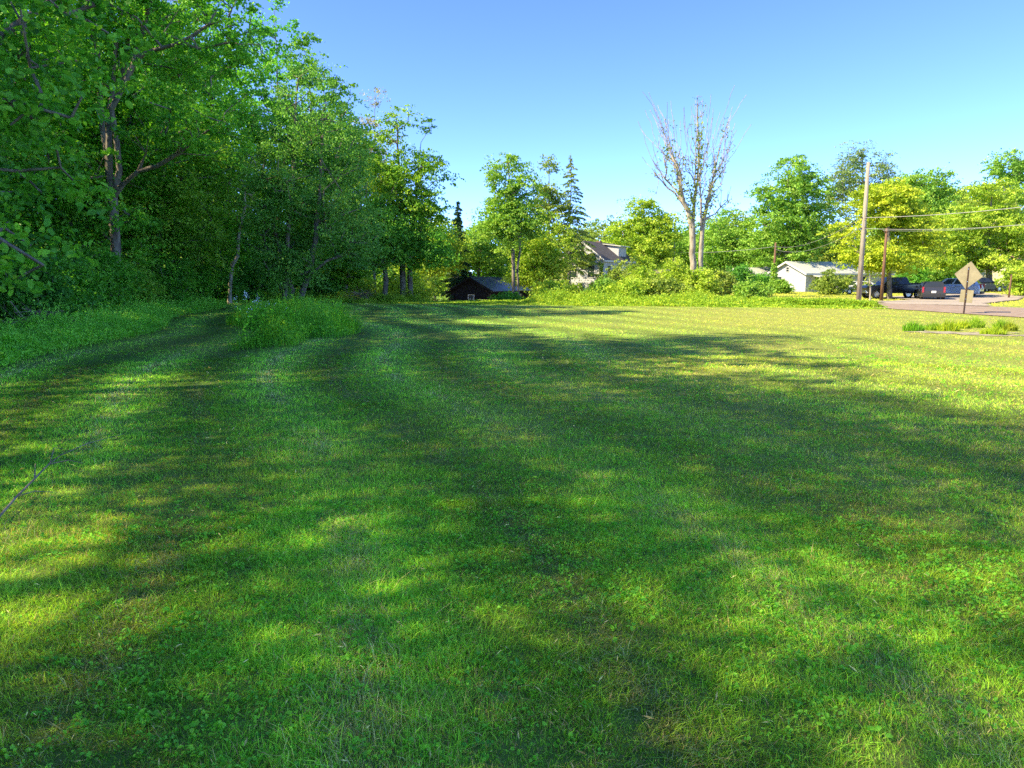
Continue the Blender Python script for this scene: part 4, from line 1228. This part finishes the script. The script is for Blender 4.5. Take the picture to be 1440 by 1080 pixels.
# black shed
r, fr, rt = gable_house('shed', loc_at(662.5, 85), R(-30), 5.9, 11, 2.35, 3.85, 'black_board', 'metal_roof', 'low black board shed with a dark metal roof tinted by sky reflection', 'shed', .4, 'black_board')
window(r, fr, .0, .85, .75, .95, 'white_trim')
window(r, rt, 2.5, 1.0, 1.0, .8, 'grey_side'); window(r, rt, 6.5, 1.0, 1.0, .8, 'grey_side')
# white bench beside the shed
root = empty('garden_bench', loc_at(679, 80.5), R(-30), 'white garden bench in front of the black shed wall', 'bench')
mb = MB()
for k in range(3): mb.box((-.75, -.2 + k * .15, .86), (.75, -.08 + k * .15, .9))
mb.build('seat', M['white_trim'], root)
mb = MB()
for k in range(3): mb.box((-.75, .27, .98 + k * .15), (.75, .3, 1.08 + k * .15))
mb.build('backrest', M['white_trim'], root)
for sx in (-.7, .66):
    mb = MB(); mb.box((sx, -.2, -.1), (sx + .05, -.15, .86)); mb.build('leg', M['white_trim'], root)
    mb = MB(); mb.box((sx, .22, -.1), (sx + .05, .268, 1.4)); mb.build('leg', M['white_trim'], root)

# white overgrown house
r, fr, rt = gable_house('white_house', loc_at(819, 88), R(-32), 5.6, 9.0, 6.1, 8.2, 'white_side', 'shingle', 'tall white clapboard house half hidden by vines', 'house', .35, 'white_trim', chimney=(-.4, 5.5, .3, .6))
window(r, fr, -1.2, 1.0, .9, 1.5); window(r, fr, 1.2, 1.0, .9, 1.5); window(r, fr, -1.2, 3.9, .9, 1.4); window(r, fr, 1.2, 3.9, .9, 1.4)
window(r, fr, 0, 6.3, .6, .8)
for yy in (1.6, 4.5, 7.3): window(r, rt, yy, 3.9, .9, 1.4); window(r, rt, yy, 1.0, .9, 1.5)
mb = MB()   # dormer on the right slope
mb.box((.7, 5.4, 6.2), (2.4, 7.8, 7.9)); dm = mb.build('dormer', M['white_side'], r)
mb = MB(); mb.hexa([(.2, 5.1, 8.1), (2.8, 5.1, 7.75), (2.8, 8.1, 7.75), (.2, 8.1, 8.1), (.2, 5.1, 8.2), (2.8, 5.1, 7.87), (2.8, 8.1, 7.87), (.2, 8.1, 8.2)]); mb.build('dormer_roof', M['shingle_pale'], dm)
# climbing vines on its gable
def vines():
    rng = np.random.default_rng(66); n = 5200
    x = rng.uniform(-2.9, 2.9, n); z = rng.uniform(0, 7.2, n)
    dens = fbm(x * .7 + 3, z * .5, 12, 3) + .25 * (1 - z / 7)
    k = (dens > .56) & (z < 8.1 - .72 * np.abs(x)); x, z = x[k], z[k]; n = len(x)
    P = np.stack([x, -.06 - rng.uniform(0, .4, n), z], 1)
    V, Fc, kk = leaf_cards(P, .26, rng, .2, .7)
    C = hue_mix(PAL['olive'], np.clip(rng.normal(.5, .25, n), 0, 1))
    o = np_mesh('climbing_vine', V, Fc, M['leaf'], np.repeat(C, kk, 0))
    o.matrix_world = Matrix.Translation(Vector(loc_at(819, 88))) @ Matrix.Rotation(R(-32), 4, 'Z')
    tag(o, 'vines climbing over the gable of the white house', 'vine')
vines()

# ranch house
r, fr, rt = gable_house('ranch_house', loc_at(1107, 100), R(-67), 6.8, 16, 2.55, 4.05, 'white_side', 'shingle_pale', 'white ranch house with a long pale grey roof', 'house', .45)
window(r, fr, 0, 2.75, .5, .6); window(r, fr, -1.5, .95, .9, 1.1)
for yy in (2.2, 5.2, 10.8): window(r, rt, yy, .95, 1.1, 1.1)
door(r, rt, 8.0, .95, 2.05, 'shingle_red')
mb = MB(); mb.hexa([(3.3, .8, 2.18), (5.0, .8, 1.98), (5.0, 4.2, 1.98), (3.3, 4.2, 2.18), (3.3, .8, 2.3), (5.0, .8, 2.08), (5.0, 4.2, 2.08), (3.3, 4.2, 2.3)])
pr = mb.build('porch_roof', M['shingle_pale'], r)
for yy in (1.0, 4.0):
    mb = MB(); mb.box((4.8, yy - .06, -.4), (4.92, yy + .06, 1.99)); mb.build('porch_post', M['white_trim'], pr)

# pale garages
r, fr, rt = gable_house('garage', loc_at(1036, 104), R(-62), 5.5, 6.5, 2.3, 3.3, 'white_side', 'shingle_pale', 'pale garage behind dark foliage left of the ivy pole', 'garage', .3)
window(r, fr, 0, .9, 1.0, 1.0); window(r, rt, 2, .9, 1.0, 1.0)
r, fr, rt = gable_house('garage', loc_at(1076, 108), R(-25), 4.2, 6.0, 2.3, 3.5, 'white_side', 'shingle_pale', 'small white garage with a dark window just left of the ivy pole', 'garage', .3)
window(r, fr, .2, .7, 1.5, 1.4); window(r, rt, 2, .9, 1.0, 1.0)
# cream house at the right
r, fr, rt = gable_house('cream_house', loc_at(1386, 94), R(-90), 7.5, 15, 3.2, 5.2, 'cream_side', 'shingle_red', 'pale cream house behind the spreading maple at the right', 'house', .4)
for yy in (1.2, 3.6, 6.6, 10, 13): window(r, rt, yy, 1.25, 1.0, 1.2)
door(r, rt, 8.3, .95, 2.1)
# lean-to and porch hut
def hut(name, u, Y, w, d, h, label, wall):
    root = empty(name, loc_at(u, Y), R(-15), label, 'hut')
    mb = MB(); mb.hexa([(-w / 2 - .2, -.3, h - .3), (w / 2 + .2, -.3, h - .3), (w / 2 + .2, d + .2, h + .25), (-w / 2 - .2, d + .2, h + .25), (-w / 2 - .2, -.3, h - .18), (w / 2 + .2, -.3, h - .18), (w / 2 + .2, d + .2, h + .37), (-w / 2 - .2, d + .2, h + .37)])
    mb.build('roof', M['shingle'], root)
    mb = MB(); mb.box((-w / 2, d - .12, -.4), (w / 2, d, h + .16)); mb.box((-w / 2, .9, -.4), (-w / 2 + .1, d - .123, h - .1)); mb.build('wall', M[wall], root)
    for sx in (-w / 2 + .08, w / 2 - .08):
        mb = MB(); mb.box((sx - .07, -.1, -.4), (sx + .07, .04, h - .27)); mb.build('post', M['white_trim'], root)
hut('open_hut', 775, 80, 2.2, 2.2, 2.85, 'open dark roofed hut with pale posts left of the white house', 'grey_side')
hut('porch_hut', 926, 92, 2.6, 2.4, 2.9, 'small grey hut with a pale post beside the rounded yellow green bush', 'grey_side')

# ------------------------------------------------------------------ vehicles
def arch_bottom(zb, wheels, r, x0, x1):
    """bottom line from x0 (rear) to x1 (front) with a wheel arch over every wheel"""
    P = [(x0, zb)]
    for wx, wz in wheels:
        h = wz - zb; a0 = math.asin(max(-1, min(1, -h / r)))
        for k in range(11):
            a = math.pi - a0 - (math.pi - 2 * a0) * k / 10
            P.append((wx + r * math.cos(a), max(zb, wz + r * math.sin(a))))
    P.append((x1, zb))
    return P

def wheel(parent, x, y, r, w):
    mb = MB(); s = 1 if y > 0 else -1
    ring = [(r * .62, -w / 2), (r * .94, -w / 2), (r, -w * .32), (r, w * .32), (r * .94, w / 2), (r * .62, w / 2)]
    n = 24; i0 = len(mb.V)
    for (rr, yy) in ring:
        for k in range(n):
            a = 2 * math.pi * k / n; mb.V.append((x + rr * math.cos(a), y + yy, r + rr * math.sin(a)))
    for q in range(len(ring) - 1):
        for k in range(n): mb.F.append((i0 + q * n + k, i0 + q * n + (k + 1) % n, i0 + (q + 1) * n + (k + 1) % n, i0 + (q + 1) * n + k))
    tw = mb.build('wheel', M['tyre'], parent, True)
    mb = MB(); yo = y + s * w * .38
    mb.tube([(x, y - s * w * .3, r), (x, y + s * w * .1, r)], [r * .61, r * .61], 24)
    for k in range(6):
        a = math.pi / 3 * k; c, sn = math.cos(a), math.sin(a)
        p = []
        for (rad, hw) in ((.1 * r, .09 * r), (.6 * r, .06 * r)):
            for sg in (-1, 1):
                p.append((x + c * rad - sn * hw * sg, r + sn * rad + c * hw * sg))
        q = [p[0], p[1], p[3], p[2]]
        mb.hexa([(a_, y + s * w * .1, b_) for a_, b_ in q] + [(a_, yo, b_) for a_, b_ in q])
    mb.tube([(x, y + s * w * .05, r), (x, yo + s * .005, r)], [r * .17, r * .15], 12)
    mb.build('rim', M['rim'], tw)

def vehicle(name, loc, rz, label, paint, L, W, r, wx, zb, top, cab, cat, plate=False, wheel_w=.22, panes=((.04, .47), (.53, .96)), bed=None, tail=None, zoff=0):
    """front is +x. top: outline of the bonnet/belt line from front to rear; cab = (base front, roof front, roof rear, base rear, z base, z roof)"""
    root = empty(name, (loc[0], loc[1], loc[2] + zoff), rz, label, cat)
    hw = W / 2
    prof = arch_bottom(zb, [(wx[0], r), (wx[1], r)], r * 1.18, -L / 2 + .06, L / 2 - .08) + top
    mb = MB(); mb.prism(prof, -hw, hw, .16, .10); mb.build('body', M[paint], root)
    bf, rf, rr, br, z0, z1 = cab
    w0, w1 = hw * .94, hw * .74
    z0 -= .03
    base = [(bf, -w0, z0), (bf, w0, z0), (br, w0, z0), (br, -w0, z0)]; roof = [(rf, -w1, z1), (rf, w1, z1), (rr, w1, z1), (rr, -w1, z1)]
    mb = MB(); mb.hexa(base + roof); mb.build('cabin', M[paint], root, False, .045)
    def on(a, b, c, d, u, v):   # bilinear point on a cabin face
        a, b, c, d = map(np.array, (a, b, c, d)); return (a * (1 - u) + b * u) * (1 - v) + (d * (1 - u) + c * u) * v
    def pane(nm, a, b, c, d, u0, u1, v0, v1):
        q = [on(a, b, c, d, u0, v0), on(a, b, c, d, u1, v0), on(a, b, c, d, u1, v1), on(a, b, c, d, u0, v1)]
        nrm = np.cross(q[1] - q[0], q[3] - q[0]); nrm /= np.linalg.norm(nrm)
        cen = np.mean(q, 0) - np.array([(bf + br) / 2, 0, (z0 + z1) / 2])
        if nrm @ cen < 0: nrm = -nrm
        mb = MB(); mb.hexa([p - nrm * .02 for p in q] + [p + nrm * .008 for p in q]); mb.build(nm, M['car_glass'], root)
    pane('windshield', base[0], base[1], roof[1], roof[0], .08, .92, .14, .92)
    pane('rear_window', base[3], base[2], roof[2], roof[3], .10, .90, .25, .90)
    for a, b in panes:
        pane('side_window', base[1], base[2], roof[2], roof[1], a, b, .16, .9)
        pane('side_window', base[0], base[3], roof[3], roof[0], a, b, .16, .9)
    for x in wx:
        for s in (-1, 1): wheel(root, x, s * (hw - wheel_w * .5), r, wheel_w)
    zh = [p[1] for p in top]; zf = top[0][1]
    for s in (-1, 1):
        mb = MB(); mb.box((L / 2 - .16, s * hw * .78 - .17, zf * .80), (L / 2 - .03, s * hw * .78 + .17, zf * .97)); mb.build('headlight', M['clear_lamp'], root, False, .02)
        if tail: t0, t1 = tail
        else: t0, t1 = top[-1][1] * .72, top[-1][1] * .98
        mb = MB(); mb.box((-L / 2 - .02, s * hw * .86 - .07, t0), (-L / 2 + .16, s * hw * .86 + .07, t1)); mb.build('tail_lamp', M['red_lamp'], root, False, .02)
        mb = MB(); mb.box((bf - .35, s * (hw + .09) - .09, z0 + .02), (bf - .22, s * (hw + .09) + .09, z0 + .19)); mb.build('mirror', M['plastic'], root, False, .02)
    for x, nm in ((L / 2 - .10, 'bumper'), (-L / 2 - .04, 'bumper')):
        mb = MB(); mb.box((x, -hw * .93, zb + .02), (x + .14, hw * .93, zb + .24)); mb.build(nm, M['chrome'] if bed else M['plastic'], root, False, .03)
    if plate:
        mb = MB(); mb.box((-L / 2 - .035, -.16, plate - .08), (-L / 2 - .008, .16, plate + .08)); mb.build('number_plate', M['plate'], root)
    if bed:
        x0, x1, zt = bed
        mb = MB(); mb.box((x0, -hw * .86, zt - .02), (x1, hw * .86, zt + .012)); mb.build('truck_bed', M['plastic'], root)
        mb = MB(); mb.box((x0, -hw * .95, zt + .002), (x1, -hw * .87, zt + .05)); mb.box((x0, hw * .87, zt + .002), (x1, hw * .95, zt + .05)); mb.build('bed_rail', M['plastic'], root)
    mb = MB()
    for s in (-1, 1):   # door handles
        mb.box((br + .55 * (bf - br) - .1, s * hw - .012, z0 - .16), (br + .55 * (bf - br) + .08, s * hw + .012, z0 - .12))
    mb.build('door_handle', M['chrome'], root)
    return root

vehicle('pickup_truck', loc_at(1258, 62.5), R(180), 'black pickup truck facing left behind the golden tree', 'paint_black', 5.7, 1.95, .41, (-1.75, 1.93), .48,
        [(2.82, .62), (2.86, .95), (2.72, 1.13), (1.55, 1.20), (1.3, 1.23), (-.95, 1.25), (-1.0, 1.30), (-2.85, 1.33), (-2.86, .6)],
        (1.45, .62, -.72, -.95, 1.22, 1.86), 'pickup truck', 1.0 if False else False, .27, ((.12, .50), (.56, .93)), (-2.75, -1.08, 1.31), (.85, 1.28))
vehicle('hatchback', loc_at(1310, 58.5), R(66), 'small dark grey hatchback seen from behind on the driveway', 'paint_grey', 4.05, 1.72, .31, (-1.25, 1.28), .24,
        [(1.98, .45), (2.0, .68), (1.75, .86), (.95, .98), (-1.2, 1.02), (-1.95, 1.0), (-2.02, .75), (-2.0, .35)],
        (1.05, .35, -1.5, -1.93, .99, 1.50), 'car', .68, .2, ((.14, .48), (.53, .92)), None, (.62, 1.08))
vehicle('suv', loc_at(1341, 64.5), R(138), 'silver blue suv parked behind the dark hatchback', 'paint_silver', 4.6, 1.85, .36, (-1.35, 1.36), .30,
        [(2.2, .5), (2.28, .85), (2.05, 1.02), (1.1, 1.10), (-1.5, 1.14), (-2.2, 1.12), (-2.28, .8), (-2.25, .4)],
        (1.2, .45, -1.7, -2.15, 1.11, 1.70), 'car', .75, .23, ((.10, .36), (.40, .66), (.70, .93)), None, (.8, 1.2))
vehicle('sedan', loc_at(1379, 72), R(6), 'low black sedan facing right behind the road sign', 'paint_black', 4.7, 1.8, .33, (-1.4, 1.42), .25,
        [(2.25, .45), (2.33, .68), (2.1, .82), (1.0, .93), (-1.3, .98), (-2.25, .95), (-2.33, .7), (-2.3, .35)],
        (1.15, .3, -1.05, -1.8, .95, 1.42), 'car', False, .21, ((.14, .48), (.53, .86)))
vehicle('sedan', loc_at(1207, 80), R(184), 'white car partly hidden behind the tall grey pole', 'paint_white', 4.6, 1.8, .33, (-1.4, 1.42), .25,
        [(2.25, .45), (2.33, .68), (2.1, .82), (1.0, .93), (-1.3, .98), (-2.25, .95), (-2.33, .7), (-2.3, .35)],
        (1.15, .3, -1.05, -1.8, .95, 1.45), 'car', False, .21, ((.14, .48), (.53, .86)))

# ------------------------------------------------------------------ concrete slab, tufts, flowers, branch
def slab():
    p = np.array(SLAB); step = .25
    xs, ys = np.arange(12, 19, step), np.arange(18.8, 23.6, step)
    X, Y = np.meshgrid(xs, ys); n, m = X.shape
    cx, cy = X[:-1, :-1] + step / 2, Y[:-1, :-1] + step / 2
    keep = in_poly(cx + (fbm(cx * 2, cy * 2, 9) - .5) * .9, cy + (fbm(cx * 2, cy * 2, 19) - .5) * .7, SLAB).ravel() & (fbm(cx * 1.3, cy * 2.6, 29, 3).ravel() > .50)
    i = np.arange(n * m).reshape(n, m)
    Fq = np.stack([i[:-1, :-1], i[:-1, 1:], i[1:, 1:], i[1:, :-1]], -1).reshape(-1, 4)[keep]
    Z = gz(X, Y) + .012 + .03 * (fbm(X * 3, Y * 3, 2) - .5)
    V = np.stack([X, Y, Z], -1).reshape(-1, 3)
    tag(np_mesh('gravel_path', V, Fq, M['slab'], None, None, True), 'strip of pale gravel with grass tufts at the right', None, None, 'structure')
slab()
TUFTS = [(1284, 466, .55, .42, 'maple', 'dark green leafy tuft at the left end of the gravel strip'), (1312, 464, .42, .40, 'fresh', 'low grass tuft second along the gravel strip'),
         (1334, 465, .60, .45, 'bright', 'large yellow green grass tuft on the gravel strip'), (1352, 462, .45, .35, 'bright', 'small tuft just right of the large yellow green tuft'),
         (1371, 461, .62, .40, 'fresh', 'tall thin tuft behind the middle of the gravel strip'), (1396, 470, .40, .50, 'bright', 'low spreading tuft in front of the gravel strip'),
         (1408, 463, .55, .35, 'fresh', 'wispy tuft behind the right part of the gravel strip'), (1420, 465, .50, .3, 'olive', 'olive tuft near the right margin on the gravel strip')]
for k, (u, v, h, w, pal, lab) in enumerate(TUFTS):
    rng = np.random.default_rng(700 + k); c = gpt(u, v); n = 320
    q = rng.normal(size=(n, 2)) * w * .5; q *= (np.minimum(1, w * .75 / np.linalg.norm(q, axis=1)))[:, None]
    x, y = c[0] + q[:, 0], c[1] + q[:, 1] * .6
    hh = .78 * h * rng.uniform(.45, 1.05, n) * np.exp(-(q ** 2).sum(1) / (w * w))
    V, Fc, C = tall_grass('', '', x, y, hh, np.full(n, .02), [tuple(.36 * q for q in c_) for c_ in PAL[pal]], 700 + k, .4)
    o0 = np.array([c[0], c[1], float(gz(c[0], c[1]))])
    o = np_mesh('grass_tuft', V - o0, Fc, M['grass'], C); o.location = o0
    tag(o, lab, 'grass tuft', 'tufts on the gravel strip')

def flowering_plant(u, Y, seed, h, n, mat, label, size=.035, group=None, per=26):
    rng = np.random.default_rng(seed); b = ground_at(u, Y)
    root = empty('flowering_plant', b, 0, label, 'flower', group)
    mb = MB(); P, Fl = [], []
    for k in range(n):
        q = rng.normal(size=2) * .16; t = np.array([q[0] * 2.2, q[1] * 2.2, h * rng.uniform(.75, 1.08)])
        mb.tube([(q[0] * .4, q[1] * .4, -.02), (q[0], q[1], h * .45), t], [.008, .006, .004], 5)
        m = 14; s = rng.uniform(.1, .85, m)
        P.append(np.stack([q[0] * (.4 + 1.8 * s), q[1] * (.4 + 1.8 * s), t[2] * s], 1) + rng.normal(size=(m, 3)) * .04)
        Fl.append(t + rng.normal(size=(per, 3)) * np.array([.035, .035, .06]))
    mb.build('stem', M['grass'], root)
    P = np.vstack(P); V, Fc, kk = leaf_cards(P, .09, rng, .6, .4); C = hue_mix(PAL['maple'], rng.uniform(size=len(P)))
    np_mesh('leaves', V, Fc, M['grass'], np.repeat(C, kk, 0), root)
    Fl = np.vstack(Fl); V, Fc, kk = leaf_cards(Fl, size, rng, .5, .9); np_mesh('blossom', V, Fc, M[mat], None, root)
# stems use the grass material, which reads a colour from the mesh
flowering_plant(347, 21.5, 1, 1.22, 5, 'flower', 'tall plant with white flower spikes at the left of the island bed', .035, None, 18)
flowering_plant(366, 20.5, 2, .98, 5, 'flower', 'smaller white flowers right of the tall white spikes', .035, None, 6)
flowering_plant(332, 19.5, 3, .85, 3, 'flower', 'few small white flowers at the left tip of the island bed', .03, None, 5)
flowering_plant(392, 19.5, 4, .95, 5, 'flower_y', 'small yellow flowers among the tall grass of the island bed', .03, None, 4)
for o in bpy.data.objects:
    if o.type == 'MESH' and o.name.split('.')[0] == 'stem' and o.data.materials[0] == M['grass']:
        at = o.data.color_attributes.new('Col', 'FLOAT_COLOR', 'POINT')
        at.data.foreach_set('color', np.tile([.05, .11, .02, 1.], len(o.data.vertices)))

root = empty('fallen_branch', gpt(0, 735), 0, 'thin dead branch lying on the lawn at the left edge', 'branch')
o0 = gpt(0, 735)
def bp(u, v, z): return gpt(u, v) - o0 + np.array([0, 0, z])
mb = MB(); mb.tube([bp(-40, 765, .02), bp(0, 735, .05), bp(25, 712, .08), bp(48, 690, .09), bp(70, 668, .10), bp(88, 650, .08)], [.010, .0095, .0085, .0075, .006, .004], 7)
mb.build('stem', M['twig'], root, True)
for pts in ([bp(70, 668, .10), bp(98, 662, .10), bp(118, 660, .06)], [bp(85, 652, .08), bp(125, 640, .12), bp(175, 620, .08)], [bp(25, 712, .08), bp(50, 708, .10), bp(78, 702, .06)],
            [bp(50, 688, .09), bp(52, 676, .15)], [bp(72, 666, .10), bp(78, 650, .14), bp(92, 642, .08)]):
    mb = MB(); mb.tube(pts, [.0055, .004, .002][:len(pts)], 5); mb.build('twig', M['twig'], root, True)

# ------------------------------------------------------------------ light, sky, camera
ELEV = R(40)
LD = Vector((.95 * math.cos(ELEV), .31 * math.cos(ELEV), -math.sin(ELEV))).normalized()
sun = bpy.data.lights.new('sun', 'SUN'); sun.energy = 2.6; sun.angle = R(.6); sun.color = (1.0, .86, .56)
so = bpy.data.objects.new('sun', sun); col.objects.link(so); so.location = (-60, -15, 60)
so.rotation_euler = LD.to_track_quat('-Z', 'Y').to_euler()

w = bpy.data.worlds.new('World'); scene.world = w; w.use_nodes = True
nt = w.node_tree; bg = nt.nodes['Background']
sky = nt.nodes.new('ShaderNodeTexSky'); sky.sky_type = 'NISHITA'; sky.sun_disc = False
sky.sun_elevation = ELEV; sky.sun_rotation = math.atan2(-LD.x, -LD.y)
sky.altitude = 5000; sky.air_density = .55; sky.dust_density = 0.0; sky.ozone_density = 2.0
hs = nt.nodes.new('ShaderNodeHueSaturation'); hs.inputs['Saturation'].default_value = 1.12; hs.inputs['Hue'].default_value = .507
nt.links.new(sky.outputs[0], hs.inputs['Color']); nt.links.new(hs.outputs[0], bg.inputs[0]); bg.inputs[1].default_value = .15

cam = bpy.data.cameras.new('camera'); cam.sensor_width = 36; cam.lens = 36 * F / 1440; cam.clip_end = 3000; cam.clip_start = .05
co = bpy.data.objects.new('camera', cam); col.objects.link(co)
co.location = (0, 0, EYE + float(gz(0, 0))); co.rotation_euler = (math.pi / 2 - PITCH, 0, 0)
scene.camera = co

scene.view_settings.view_transform = 'Standard'; scene.view_settings.look = 'None'; scene.view_settings.gamma = 1
scene.view_settings.exposure = 2.3
cy = scene.cycles
cy.max_bounces = 12; cy.diffuse_bounces = 8; cy.transmission_bounces = 8; cy.glossy_bounces = 2; cy.transparent_max_bounces = 4
cy.use_denoising = False
cy.caustics_reflective = False; cy.caustics_refractive = False
